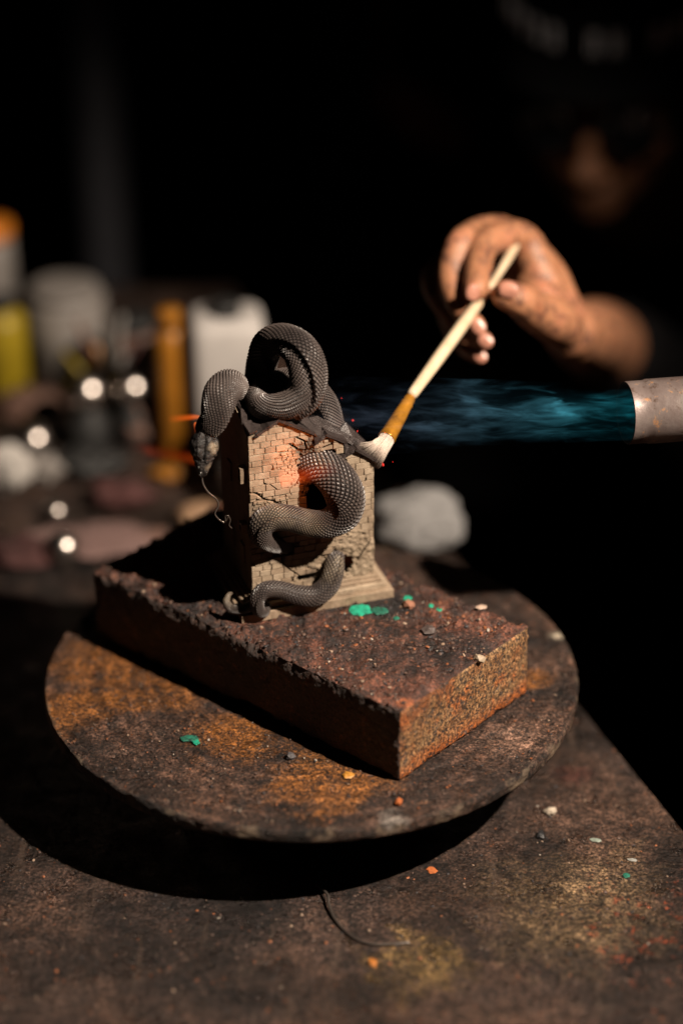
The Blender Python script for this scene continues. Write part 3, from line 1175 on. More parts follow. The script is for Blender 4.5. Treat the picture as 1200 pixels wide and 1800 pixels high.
# general roof deck, sloping to the back and to the right
plate([(0.0, hl - 0.004, -0.003), (0.028, g1a[1] - 0.006, -0.004), (0.028, g1a[1] - 0.002, -0.030), (0.0, peakv - 0.004, -0.030)], 0.001)
plate([(0.028, g1a[1] - 0.006, -0.004), (WW, hr - 0.004, -0.004), (WW, hr, -0.030), (0.028, g1a[1] - 0.002, -0.030)], 0.001)
plate([(0.0, peakv - 0.003, -0.0301), (WW, hr - 0.001, -0.0301), (WW + 0.001, hr - 0.010, -DP), (0.0, hl - 0.006, -DP)], 0.001)
for k in range(26):
    u = rr.uniform(0.01, WW - 0.004)
    w = rr.uniform(-0.026, -0.002)
    s = rr.uniform(0.0015, 0.0042)
    a_ = rr.uniform(0, 6.28)
    v0_ = topv(u) - 0.001 + rr.uniform(0, 0.002)
    tx, tw = rr.uniform(-.7, .3), rr.uniform(-.5, .5)
    pl = []
    for z in range(4):
        an = a_ + z * 1.57 + rr.uniform(-.4, .4)
        du_, dw_ = s * math.cos(an), s * math.sin(an)
        pl.append((u + du_, v0_ + tx * du_ + tw * dw_, w + dw_))
    plate(pl, 0.0007, "slate")

# left side windows with proud frames, chain hooks
for (px, py, w, hh) in ((424, 838, -0.0030, 0.0100), (420, 932, -0.0045, 0.0065)):
    u, v = onw(px, py, w)
    v -= hh / 2
    fr = MB()
    for (dw, wd, dv, hv) in ((0, 0.0007, 0, hh), (0.0052, 0.0008, 0, hh), (0.0007, 0.0045, hh - 0.0009, 0.0008), (0.0007, 0.0045, 0, 0.0009), (0.0007, 0.0045, hh * 0.5, 0.0006)):
        fr.box(gp(-0.0045, v + dv, w - dw), GU * 0.0044, -GN * wd, Vector((0, 0, hv)))
    fr.build("window_frame", SIDEM, side_wall)
for (wa, va, hh, wd) in ((-0.012, 0.030, 0.012, 0.008), (-0.034, 0.030, 0.012, 0.008), (-0.036, 0.075, 0.012, 0.008)):
    MB().box(gp(-0.0014, va, wa), GU * 0.0013, -GN * wd, Vector((0, 0, hh))).build("window_shutter", SIDEM, side_wall)


# ------------------------------------------------------------------ the snake
def snake(name, ctrl, ncol=28, fold=0.0, sgn=1, cap=True, seed=0, ref=GN, row_k=0.5):
    """ctrl rows: (px, py, w, radius px). Lays staggered raised scales on a swept body."""
    C = []
    for (x, y, w, r) in ctrl:
        p = wp(x, y, w)
        d = (p - Vector((0, 0, HC))).dot(Vector((0, math.cos(PITCH), -math.sin(PITCH))))
        C.append((p.x, p.y, p.z, r * d / F))
    S = catmull(C, 24)
    seg = np.linalg.norm(np.diff(S[:, :3], axis=0), axis=1)
    # rows spaced in proportion to the local radius
    rows = []
    acc, need = 0.0, 0.0
    L = np.concatenate([[0], np.cumsum(seg)])
    s = 0.0
    while s < L[-1]:
        r = np.interp(s, L, S[:, 3])
        rows.append(s)
        s += row_k * 2 * math.pi * r / ncol * 1.02
    rows = np.array(rows)
    P = np.stack([np.interp(rows, L, S[:, k]) for k in range(4)], 1)
    m = len(P)
    T = np.gradient(P[:, :3], axis=0)
    T /= np.linalg.norm(T, axis=1)[:, None]
    N = Vector(ref)
    frames = []
    for i in range(m):
        t = Vector(T[i])
        N = (N - t * N.dot(t)).normalized()
        tg = Vector(ref) - t * Vector(ref).dot(t)
        wgt = 0.10 * tg.length
        if tg.length > 0.2:
            N = (N * (1 - wgt) + tg.normalized() * wgt).normalized()
        frames.append((t, N.copy(), t.cross(N)))

    def prof(ph):
        """cross-section: a dorsal fold with a hard step beside it"""
        if not fold:
            return 1.0
        p = (ph * sgn + 0.42 + math.pi) % (2 * math.pi) - math.pi
        a = 1.0
        if p >= 0:
            a += fold * math.exp(-(p / 0.9) ** 2)
        else:
            a += -1.0 * fold * math.exp(-(p / 0.55) ** 2)
        return a

    def pt(i, c, h):
        i0 = int(max(0, min(m - 2, math.floor(i))))
        f = i - i0
        ph = 2 * math.pi * c / ncol
        t, n_, b_ = frames[i0]
        t1, n1, b1 = frames[i0 + 1]
        pp = Vector(P[i0, :3] * (1 - f) + P[i0 + 1, :3] * f)
        r = P[i0, 3] * (1 - f) + P[i0 + 1, 3] * f
        nn = (n_ * (1 - f) + n1 * f)
        bb = (b_ * (1 - f) + b1 * f)
        rr_ = r * prof(ph)
        # taper ends closed
        return pp + (nn * math.cos(ph) + bb * math.sin(ph)) * (rr_ + h * r)
    V, Fc, A = [], [], []
    # base tube
    for i in range(m):
        for c in range(ncol * 2):
            V.append(pt(i, c / 2, -0.035))
            A.append(0.0)
    nc = ncol * 2
    for i in range(m - 1):
        for c in range(nc):
            c2 = (c + 1) % nc
            Fc.append((i * nc + c, i * nc + c2, (i + 1) * nc + c2, (i + 1) * nc + c))
    Fc.append(tuple(reversed(range(nc))))
    Fc.append(tuple((m - 1) * nc + k for k in range(nc)))
    rs = random.Random(seed)
    # diamonds
    for i in range(1, m - 1):
        for c in range(ncol):
            cc = c + 0.5 * (i % 2)
            g = 0.97
            hj = rs.uniform(-0.008, 0.008)
            outer = [(i - g, cc), (i, cc + 0.5 * g), (i + g, cc), (i, cc - 0.5 * g)]
            hb = len(V)
            for k, (a, b) in enumerate(outer):
                V.append(pt(max(0, min(m - 1.001, a)), b, -0.030))
                A.append(0.0)
            s_ = 0.52
            hs_ = (0.085, 0.06, 0.012, 0.06)
            for k, (a, b) in enumerate(outer):
                aa, bb = i + (a - i) * s_ - 0.08, cc + (b - cc) * s_
                V.append(pt(max(0, min(m - 1.001, aa)), bb, hs_[k] + hj))
                A.append(0.7)
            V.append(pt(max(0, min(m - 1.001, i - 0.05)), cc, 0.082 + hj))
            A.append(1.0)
            for k in range(4):
                k2 = (k + 1) % 4
                Fc.append((hb + k, hb + k2, hb + 4 + k2, hb + 4 + k))
                Fc.append((hb + 4 + k, hb + 4 + k2, hb + 8))
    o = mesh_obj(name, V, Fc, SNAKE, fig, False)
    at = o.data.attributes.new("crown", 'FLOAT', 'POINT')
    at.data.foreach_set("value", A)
    return o


snake("snake_coil", [(588, 775, -0.030, 24), (578, 745, -0.029, 25), (566, 710, -0.031, 26), (535, 680, -0.036, 27), (495, 676, -0.038, 27), (458, 690, -0.032, 24), (458, 712, -0.016, 22), (480, 716, -0.007, 22),
                     (512, 710, -0.002, 26), (536, 689, -0.002, 30), (541, 652, -0.005, 32), (527, 616, -0.012, 30.5), (498, 597, -0.024, 27), (472, 606, -0.037, 27), (461, 636, -0.046, 26), (455, 668, -0.048, 25), (440, 690, -0.046, 23),
                     (420, 684, -0.037, 23), (402, 676, -0.029, 26), (388, 690, -0.021, 28), (382, 712, -0.016, 27), (377, 735, -0.014, 24), (366, 750, -0.016, 21), (360, 762, -0.017, 18)], 28, 0.16, 1, seed=1)
snake("snake_coil", [(530, 800, -0.016, 27), (550, 812, -0.008, 31), (574, 826, 0.001, 32.5), (595, 848, 0.008, 33), (607, 876, 0.0125, 33), (601, 904, 0.015, 30), (575, 920, 0.015, 24.5), (542, 919, 0.0125, 22), (510, 911, 0.0115, 21.5),
                     (482, 909, 0.0115, 22), (461, 920, 0.0115, 22), (458, 939, 0.0095, 20), (472, 953, 0.0050, 16), (490, 959, 0.0, 13), (508, 962, -0.008, 12)], 24, 0.16, -1, seed=2)
snake("snake_coil", [(590, 968, -0.008, 14), (588, 985, 0.001, 15.5), (586, 1005, 0.006, 17), (576, 1030, 0.0095, 18), (552, 1047, 0.0115, 18), (520, 1045, 0.0115, 16.5), (490, 1036, 0.0115, 14.5), (466, 1037, 0.0125, 14), (452, 1052, 0.0135, 13),
                     (454, 1072, 0.0125, 11), (464, 1076, 0.0095, 8.5), (468, 1064, 0.0065, 7), (455, 1056, 0.0060, 8), (440, 1066, 0.0070, 9), (422, 1072, 0.0055, 8.5), (406, 1070, 0.002, 8), (398, 1058, 0.0, 6.5), (402, 1046, -0.001, 4.0), (408, 1042, -0.002, 2.0)], 15, 0.08, -1, seed=3)

# head hanging down on the left, mouth at the bottom
HM = M("snake_head_paint", 0.42)
c = HM.ramp(HM.noise(160, 6, .7), [(.4, (0.010, 0.009, 0.009)), (.62, (0.040, 0.034, 0.032)), (.78, (0.11, 0.09, 0.08))])
for (x, y, r, k) in ((377, 788, .0050, .6), (368, 822, .0032, .4)):
    c = HM.mix(HM.math('MULTIPLY', HM.blob(wp(x, y, -.006), r, .5, 260), k), c, (0.34, 0.27, 0.19))
HM.base(c)
HM.bump(HM.noise(700, 6, .7), .9, .0008)
HM.bump(HM.voro(520), .5, .0004)
HDM = HM.m
HDL = m_simple("snake_scute_paint", (0.22, 0.175, 0.13), 0.5, 0, 0.5, 260, 0.7, 0.0006)
hd = wp(362, 752, -0.015)
ht = wp(355, 838, -0.008)
ax = (ht - hd).normalized()
HLEN = (ht - hd).length
sx = GU - ax * GU.dot(ax)
sx.normalize()
sz = ax.cross(sx)
if sz.dot(GN) < 0:
    sz = -sz
V, Fc = [], []
prof = [(0, .44, .44), (.10, .58, .55), (.22, .76, .62), (.36, .88, .66), (.5, .80, .62), (.62, .66, .55), (.74, .52, .46), (.86, .40, .36), (.95, .28, .26), (1.0, .10, .10)]
hr_ = 0.0097
na_ = 72
for (t, a, b) in catmull(prof, 4):
    for k in range(na_):
        p = 2 * math.pi * k / na_
        cx, cy = math.cos(p), math.sin(p)
        # mouth groove at the flanks, brow ridges in front
        m = 1.0
        m -= 0.20 * math.exp(-((cy + 0.10) / 0.07) ** 2) * (t > 0.35)
        m += 0.20 * math.exp(-((t - 0.50) / 0.10) ** 2) * math.exp(-((abs(cx) - 0.62) / 0.2) ** 2) * (cy > 0)
        m += 0.10 * math.exp(-((t - 0.22) / 0.12) ** 2) * math.exp(-((abs(cx) - 0.8) / 0.25) ** 2)
        win = math.exp(-((t - 0.45) / 0.28) ** 4)
        if cy > 0:
            m -= 0.26 * math.exp(-((cx + 0.22) / 0.10) ** 2) * win
            m -= 0.16 * math.exp(-((cx - 0.62) / 0.08) ** 2) * win
            m += 0.10 * math.exp(-((cx - 0.20) / 0.20) ** 2) * win
        q = hd + ax * (HLEN * t) + (sx * cx * a + sz * cy * b) * hr_ * m
        q += (sx * cx + sz * cy) * (0.0007 * noise.noise(q * 330) + 0.0008 * noise.noise(q * 800))
        V.append(q)
nr_ = len(V) // na_
for i in range(nr_ - 1):
    for k in range(na_):
        Fc.append((i * na_ + k, i * na_ + (k + 1) % na_, (i + 1) * na_ + (k + 1) % na_, (i + 1) * na_ + k))
Fc.append(tuple(range(na_)))
Fc.append(tuple(reversed(range((nr_ - 1) * na_, nr_ * na_))))
head = mesh_obj("snake_head", V, Fc, HDM, fig, True)


def bump_on(t, side, h, size, mat, name, lift=0.5):
    c = hd + ax * (HLEN * t) + sx * side * hr_ + sz * h * hr_
    mb = MB()
    mb.lathe(c - sz * size * lift, sz, [(size, 0), (size * 0.96, size * 0.35), (size * 0.75, size * 0.7), (size * 0.4, size * 0.93), (size * 0.05, size)], 16)
    return mb.build(name, mat, head, True)


EYE = m_simple("snake_eye_paint", (0.02, 0.018, 0.016), 0.15, 0, 0.1, 50, 0)
for s_ in (-1, 1):
    bump_on(0.52, 0.60 * s_, 0.38, 0.0017, EYE, "eye")
    bump_on(0.90, 0.18 * s_, 0.30, 0.0009, EYE, "nostril")
# jaw strip
jp = [hd + ax * (HLEN * t) + sx * (-0.62 * a) * hr_ + sz * 0.52 * b * hr_ for (t, a, b) in catmull(prof[1:9], 3)]
MB().tube(jp, [0.0009 * (1 + .5 * math.sin(i * 1.3)) for i in range(len(jp))], 8).build("jaw_ridge", m_simple("jaw_paint", (0.16, 0.16, 0.15), 0.4), head, True)
# forked tongue wire
TG = m_simple("tongue_wire", (0.30, 0.26, 0.23), 0.3, 0.85, 0.3)
P = catmull([tuple(wp(x, y, w)) for x, y, w in ((355, 834, -.009), (357, 850, -.008), (366, 865, -.007), (380, 877, -.006), (384, 889, -.006), (378, 902, -.006), (383, 911, -.006), (391, 917, -.006), (397, 914, -.006), (396, 908, -.006), (401, 907, -.005), (405, 914, -.005), (403, 923, -.005), (408, 929, -.005))], 8)
MB().tube(P, [0.00062 * (1 - 0.55 * i / len(P)) for i in range(len(P))], 8).build("tongue", TG, head, True)
P = catmull([tuple(wp(x, y, w)) for x, y, w in ((386, 913, -.006), (394, 919, -.006), (400, 912, -.004), (402, 906, -.003))], 8)
MB().tube(P, 0.0003, 8).build("tongue", TG, head, True)

# ------------------------------------------------------------------ paint brush
b_tip, b_fer, b_hand, b_end = atd(664, 792, 1.462), atd(722, 696, 1.488), atd(868, 494, 1.582), atd(908, 428, 1.606)
brush = thing("paint_brush", "slim paint brush with pale wooden handle and amber ferrule touching the tower roof", "brush", atd(640, 800, 1.46))
axb = (b_hand - b_fer).normalized()
LH = (b_hand - b_fer).length
WOOD = M("pale_wood", 0.5)
wc = WOOD.ramp(WOOD.noise(60, 6, 0.6, WOOD.mapping((1, 1, 1))), [(0.3, (0.50, 0.37, 0.23)), (0.6, (0.66, 0.52, 0.36)), (0.8, (0.72, 0.58, 0.42))])
WOOD.base(wc)
WOOD.bump(WOOD.noise(500, 4, .6), 0.2, .0003)
MB().tube([b_fer + axb * LH * t for t in (0, .02, .3, .6, .8, .98)] + [b_hand.lerp(b_end, k) for k in (.25, .5, .75, .95, 1.0)],
          [0.0029, 0.0035, 0.0041, 0.0040, 0.0033, 0.0022, 0.0022, 0.0027, 0.0028, 0.0024, 0.0012], 20).build("handle", WOOD.m, brush, True)
fa = (b_fer - atd(682, 765, 1.470)).normalized()
fs = atd(680, 769, 1.470)
fl_ = (b_fer - fs).length
FER = m_simple("amber_ferrule", (0.62, 0.27, 0.025), 0.16, 0.55, 0.5, 90, 0.15, 0.0004)
MB().lathe(fs - fa * 0.001, fa, [(0.0054, 0), (0.0056, 0.0006), (0.0052, 0.004), (0.0045, fl_ * .55), (0.0038, fl_ * .8), (0.0041, fl_ * .84), (0.0036, fl_ * .88), (0.0036, fl_ * .95), (0.0031, fl_ + 0.0005)], 28).build("ferrule", FER, brush, True)
BR = m_simple("bristle_hair", (0.62, 0.52, 0.44), 0.6, 0, 0.35, 200, 0)
core = MB()
# bristles fan out from the ferrule and drag to the left on the roof
br = random.Random(3)
down = -fa
left = (atd(600, 790, 1.46) - atd(680, 790, 1.46)).normalized()
toward = down.cross(left).normalized()
side = toward.cross(down).normalized()
for k in range(1500):
    a_, q = br.uniform(0, 6.2832), math.sqrt(br.random())
    ox, oy = q * math.cos(a_), q * math.sin(a_)
    st = fs + side * ox * 0.0050 + toward * oy * 0.0050
    f = (ox + 1) / 2
    if side.dot(left) < 0:
        f = 1 - f
    # end points between the left drag (622,790) and the right tip (662,822)
    tx = 666 - 40 * f + br.uniform(-2, 2)
    ty = 823 - 40 * f ** 1.4 + br.uniform(-3, 3) + 8 * oy
    e = atd(tx, ty, 1.464 + oy * 0.004)
    ln = br.uniform(0.82, 1.0)
    mid = st + down * (e - st).length * 0.5
    pts_ = [st, st.lerp(mid, .5), (mid * 0.6 + st.lerp(e, .55) * .4), st.lerp(e, .8 * ln) * .75 + mid * .25 * 1.0 if False else st.lerp(e, .8), st.lerp(e, ln)]
    core.tube(pts_[:1] + pts_[1:3] + [pts_[4]], [0.00026, 0.00028, 0.00024, 0.00006], 3)
o = core.build("bristles", BR, brush, True)
o["kind"] = "stuff"

# ------------------------------------------------------------------ torch and flame
TM = M("heat_stained_steel", 0.38, 0.3)
c = TM.ramp(TM.noise(30, 6, 0.65), [(0.3, (0.12, 0.08, 0.07)), (0.55, (0.19, 0.15, 0.14)), (0.75, (0.25, 0.22, 0.20))])
c = TM.mix(TM.ramp(TM.noise(180, 6, 0.75), [(0.55, 0.0), (0.66, 0.9)]), c, (0.09, 0.055, 0.04))
c = TM.mix(TM.ramp(TM.noise(120, 5, 0.7), [(0.60, 0.0), (0.68, 0.8)]), c, (0.50, 0.24, 0.10))
TM.base(c)
TM.rough(TM.ramp(TM.noise(70, 5, .7), [(0.3, 0.28), (0.7, 0.6)]))
TM.bump(TM.noise(300, 6, 0.7), 0.35, 0.0006)
t0 = atd(1098, 726, 1.452)
t1 = atd(1262, 714, 1.463)
ta = (t1 - t0).normalized()
torch = thing("gas_torch", "heat-stained steel torch tube entering from the right and blowing the flame", "torch", t0)
Rt = 0.0190
TL = 0.16
MB().lathe(t0, ta, [(Rt - 0.0001, 0.0004), (Rt, 0.002), (Rt, 0.013), (Rt + 0.0006, 0.0135), (Rt + 0.0006, TL)], 72, False).build("nozzle_tube", TM.m, torch, True)
MB().lathe(t0 + ta * 0.0002, ta, [(Rt - 0.0002, 0.0003), (Rt - 0.0006, -0.0001), (Rt - 0.0012, 0.0004), (Rt - 0.0014, 0.0500)], 72, False).build("inner_wall", INNER, torch, True)
MB().lathe(t0 + ta * 0.048, ta, [(Rt - 0.0017, 0), (Rt - 0.0017, 0.003)], 48).build("burner_disc", DKMET, torch)
MB().lathe(t0 + ta * TL, ta, [(Rt + .0006, 0), (0.010, 0.012), (0.008, 0.02), (0.008, 0.16), (0.014, 0.17), (0.016, 0.30), (0.012, 0.32)], 32).build("handle", DKMET, torch, True)


def flame_volume(name, pts, rads, colnear, colfar, strength, label, axis_o, axis_d, length, nscale=70, floor=0.012):
    o = MB().tube(pts, rads, 20).build(name, None)
    m = bpy.data.materials.new(name + "_gas")
    m.use_nodes = True
    t = m.node_tree
    t.nodes.remove(t.nodes["Principled BSDF"])
    out = t.nodes["Material Output"]
    geo = t.nodes.new("ShaderNodeNewGeometry")
    sub = t.nodes.new("ShaderNodeVectorMath")
    sub.operation = 'SUBTRACT'
    t.links.new(geo.outputs["Position"], sub.inputs[0])
    sub.inputs[1].default_value = tuple(axis_o)
    d = Vector(axis_d).normalized()
    b1 = d.cross(Vector((0, 0, 1))).normalized()
    b2 = b1.cross(d)

    def dot(v):
        n = t.nodes.new("ShaderNodeVectorMath")
        n.operation = 'DOT_PRODUCT'
        t.links.new(sub.outputs[0], n.inputs[0])
        n.inputs[1].default_value = tuple(v)
        return n.outputs["Value"]

    def mth(op, a, b=0.0, clampit=False):
        n = t.nodes.new("ShaderNodeMath")
        n.operation = op
        n.use_clamp = clampit
        for k, x in enumerate((a, b)):
            if isinstance(x, (int, float)):
                n.inputs[k].default_value = x
            else:
                t.links.new(x, n.inputs[k])
        return n.outputs[0]
    s = mth('DIVIDE', dot(d), length)
    x1, x2 = dot(b1), dot(b2)
    comb = t.nodes.new("ShaderNodeCombineXYZ")
    t.links.new(mth('MULTIPLY', s, length * nscale * 0.22), comb.inputs[0])
    t.links.new(mth('MULTIPLY', x1, nscale), comb.inputs[1])
    t.links.new(mth('MULTIPLY', x2, nscale), comb.inputs[2])
    no = t.nodes.new("ShaderNodeTexNoise")
    no.inputs["Scale"].default_value = 2.0
    no.inputs["Detail"].default_value = 6
    no.inputs["Roughness"].default_value = 0.62
    no.inputs["Distortion"].default_value = 0.9
    t.links.new(comb.outputs[0], no.inputs["Vector"])
    # keep only the crests of the noise: thin wisps
    w = mth('MULTIPLY', mth('SUBTRACT', no.outputs["Fac"], 0.51), 5.5, True)
    w = mth('POWER', w, 1.6)
    rad = mth('POWER', mth('ADD', mth('MULTIPLY', x1, x1), mth('MULTIPLY', x2, x2)), 0.5)
    R0, R1 = rads[1], max(rads)
    n2 = t.nodes.new("ShaderNodeTexNoise")
    n2.inputs["Scale"].default_value = 0.8
    n2.inputs["Detail"].default_value = 3
    t.links.new(comb.outputs[0], n2.inputs["Vector"])
    rad = mth('ADD', rad, mth('MULTIPLY', mth('SUBTRACT', n2.outputs["Fac"], 0.42), R1 * 1.5))
    edge = mth('SUBTRACT', 1.0, mth('DIVIDE', rad, mth('ADD', R0 * 1.02, mth('MULTIPLY', s, (rads[-2] - R0)))))
    edge = mth('POWER', mth('MULTIPLY', edge, 1.5, True), 1.3)
    fade = mth('SUBTRACT', 1.0, s, True)
    fade = mth('POWER', fade, 1.5)
    near = mth('ADD', 0.55, mth('MULTIPLY', s, 3.0), True)
    den = mth('MULTIPLY', mth('MULTIPLY', mth('MULTIPLY', w, edge), fade), near)
    den = mth('ADD', den, mth('MULTIPLY', mth('MULTIPLY', edge, fade), floor))
    mx = t.nodes.new("ShaderNodeMix")
    mx.data_type = 'RGBA'
    t.links.new(mth('MULTIPLY', s, 1.3, True), mx.inputs[0])
    mx.inputs[6].default_value = (*colnear, 1)
    mx.inputs[7].default_value = (*colfar, 1)
    em = t.nodes.new("ShaderNodeEmission")
    t.links.new(mx.outputs[2], em.inputs["Color"])
    t.links.new(mth('MULTIPLY', den, strength), em.inputs["Strength"])
    t.links.new(em.outputs[0], out.inputs["Volume"])
    o.data.materials.append(m)
    return tag(o, label, "flame")


f0 = t0 + ta * 0.010
f1 = atd(520, 728, 1.462)
fd = f1 - f0
FL = fd.length
flame_volume("torch_flame", [f0 + fd * k for k in (0, .03, .3, .6, .85, 1)], [0.0165, 0.0174, 0.0190, 0.0225, 0.0270, 0.016], (0.02, 0.50, 0.62), (0.24, 0.32, 0.46), 125.0,
             "faint blue gas flame streaming left from the torch tube behind the brush", f0, fd, FL, 75)
g0 = atd(492, 846, 1.425)
gd = atd(604, 818, 1.432) - g0
flame_volume("orange_flame", [g0 + gd * k for k in (0, .05, .4, .8, 1)], [0.004, 0.0085, 0.0100, 0.0055, 0.002], (1.0, 0.11, 0.010), (1.0, 0.05, 0.015), 300.0,
             "orange-red lick of flame glowing at the broken hole in the tower wall", g0, gd, gd.length, 50, 0.2)
h0 = atd(352, 733, 1.475)
h1 = atd(292, 739, 1.475)
flame_volume("orange_flame", [h0 + (h1 - h0) * k for k in (0, .2, .6, .9, 1)], [0.0010, 0.0026, 0.0046, 0.0040, 0.001], (1.0, 0.16, 0.01), (1.0, 0.10, 0.01), 330.0,
             "small bright orange flame tip pointing left beside the hanging snake head", h0, h1 - h0, (h1 - h0).length, 60, 0.9)
k0 = atd(344, 742, 1.462)
k1 = atd(348, 768, 1.462)
flame_volume("orange_flame", [k0 + (k1 - k0) * k for k in (0, .2, .6, .9, 1)], [0.0008, 0.0022, 0.0024, 0.0018, 0.0006], (1.0, 0.16, 0.02), (1.0, 0.08, 0.02), 500.0,
             "tiny red flame flickering on top of the snake head", k0, k1 - k0, (k1 - k0).length, 60, 0.8)
r0 = atd(352, 812, 1.50)
r1 = atd(215, 782, 1.62)
flame_volume("orange_flame", [r0 + (r1 - r0) * k for k in (0, .2, .6, .9, 1)], [0.002, 0.006, 0.009, 0.007, 0.002], (1.0, 0.12, 0.01), (0.8, 0.06, 0.01), 26.0,
             "long dim red flame wisp trailing left at the height of the snake head", r0, r1 - r0, (r1 - r0).length, 40, 0.35)
r0 = atd(600, 745, 1.47)
r1 = atd(470, 735, 1.475)
flame_volume("orange_flame", [r0 + (r1 - r0) * k for k in (0, .2, .6, .9, 1)], [0.003, 0.008, 0.009, 0.007, 0.002], (0.7, 0.06, 0.06), (0.9, 0.05, 0.03), 16.0,
             "thin red haze of flame licking along the broken roof under the coil", r0, r1 - r0, (r1 - r0).length, 60, 0.3)
fl2 = bpy.data.lights.new("flame_glow", 'POINT')
fl2.energy = 0.016
fl2.color = (1.0, 0.22, 0.04)
fl2.shadow_soft_size = 0.004
fo = bpy.data.objects.new("flame_glow", fl2)
COL.objects.link(fo)
fo.location = wp(520, 822, 0.015)

SPK = bpy.data.materials.new("spark_glow")
SPK.use_nodes = True
SPK.node_tree.nodes["Principled BSDF"].inputs["Base Color"].default_value = (0.2, 0.01, 0.01, 1)
SPK.node_tree.nodes["Principled BSDF"].inputs["Emission Color"].default_value = (1, 0.03, 0.02, 1)
SPK.node_tree.nodes["Principled BSDF"].inputs["Emission Strength"].default_value = 0.7
sp = MB()
for k, (x, y, r) in enumerate(((673, 817, .0009), (671, 813, .0006), (620, 739, .0006), (628, 758, .0006), (618, 792, .0005), (600, 700, .0003), (690, 812, .0003))):
    v, f = rock(atd(x, y, 1.455 + 0.01 * (k % 3)), r, 1.2, k)
    sp.add(v, f)
tag(sp.build("sparks", SPK), "red sparks floating in the air around the brush tip", "sparks", kind="stuff")

# ------------------------------------------------------------------ person behind
person = thing("person", "person in dark clothes and cap, only the hand holding the brush brightly lit", "person", (0.32, 2.1, -0.95))
parts = MB()


def limb(ctrl, n=20, per=6):
    """ctrl rows (px, py, depth, r px)"""
    C = []
    for (x, y, d, r) in ctrl:
        p = atd(x, y, d)
        C.append((p.x, p.y, p.z, r * d / F))
    S = catmull(C, per)
    pts_, rad = [Vector(s[:3]) for s in S], [max(0.0005, s[3]) for s in S]
    # rounded ends
    d0 = (pts_[0] - pts_[1]).normalized()
    d1 = (pts_[-1] - pts_[-2]).normalized()
    pre = [(pts_[0] + d0 * rad[0] * math.sin(a), rad[0] * math.cos(a)) for a in (1.45, 1.15, .8, .4)]
    post = [(pts_[-1] + d1 * rad[-1] * math.sin(a), rad[-1] * math.cos(a)) for a in (.4, .8, 1.15, 1.45)]
    parts.tube([p for p, _ in pre] + pts_ + [p for p, _ in post], [r for _, r in pre] + rad + [r for _, r in post], n)


# index finger, middle, ring, little (back knuckles go deeper), thumb, palm
limb([(958, 505, 1.622, 36), (918, 422, 1.620, 31), (862, 422, 1.594, 28), (846, 446, 1.580, 24), (840, 474, 1.570, 25), (836, 508, 1.5575, 22)])
limb([(950, 505, 1.645, 34), (890, 412, 1.640, 29), (816, 420, 1.592, 25), (792, 482, 1.582, 24), (804, 535, 1.570, 20), (836, 573, 1.562, 18)])
limb([(950, 520, 1.665, 33), (870, 430, 1.662, 26), (778, 462, 1.612, 21), (762, 505, 1.600, 21), (806, 572, 1.584, 17), (849, 598, 1.569, 17)])
limb([(950, 540, 1.685, 30), (868, 470, 1.684, 22), (794, 510, 1.668, 18), (786, 560, 1.630, 16), (812, 608, 1.600, 14), (841, 626, 1.578, 14)])
limb([(992, 580, 1.628, 36), (970, 562, 1.600, 41), (940, 546, 1.580, 36), (912, 528, 1.564, 30), (888, 518, 1.5575, 26)])
limb([(925, 440, 1.640, 34), (955, 490, 1.640, 44), (978, 545, 1.650, 46), (1008, 590, 1.68, 48)])
limb([(900, 450, 1.665, 30), (940, 510, 1.668, 38), (985, 570, 1.67, 42)])
limb([(935, 500, 1.622, 30), (962, 540, 1.615, 38), (985, 580, 1.64, 36)])
# forearm goes back and right
limb([(1000, 580, 1.665, 50), (1022, 588, 1.73, 60), (1035, 592, 1.80, 66), (1055, 600, 1.90, 70), (1100, 640, 2.02, 74)], 28)
hand_src = parts.build("hand_source", None)
mod = hand_src.modifiers.new("remesh", 'REMESH')
mod.mode = 'VOXEL'
mod.voxel_size = 0.0013
mod.use_smooth_shade = True
sm_ = hand_src.modifiers.new("smooth", 'SMOOTH')
sm_.factor = 0.5
sm_.iterations = 7
dg = bpy.context.evaluated_depsgraph_get()
hm = bpy.data.meshes.new_from_object(hand_src.evaluated_get(dg))
bpy.data.objects.remove(hand_src)

# head and torso of the same body (coarser), joined into the one body mesh
parts = MB()
HX, HY, HD_ = 1068, 118, 2.12


def ellipsoid(c, a, b, cc, ax_, ay_, az_, n=28, m=18):
    V, Fc = [], []
    for i in range(m + 1):
        t = math.pi * i / m
        for k in range(n):
            p = 2 * math.pi * k / n
            V.append(c + ax_ * (a * math.sin(t) * math.cos(p)) + ay_ * (b * math.sin(t) * math.sin(p)) + az_ * (cc * math.cos(t)))
    for i in range(m):
        for k in range(n):
            Fc.append((i * n + k, (i + 1) * n + k, (i + 1) * n + (k + 1) % n, i * n + (k + 1) % n))
    parts.add(V, Fc)


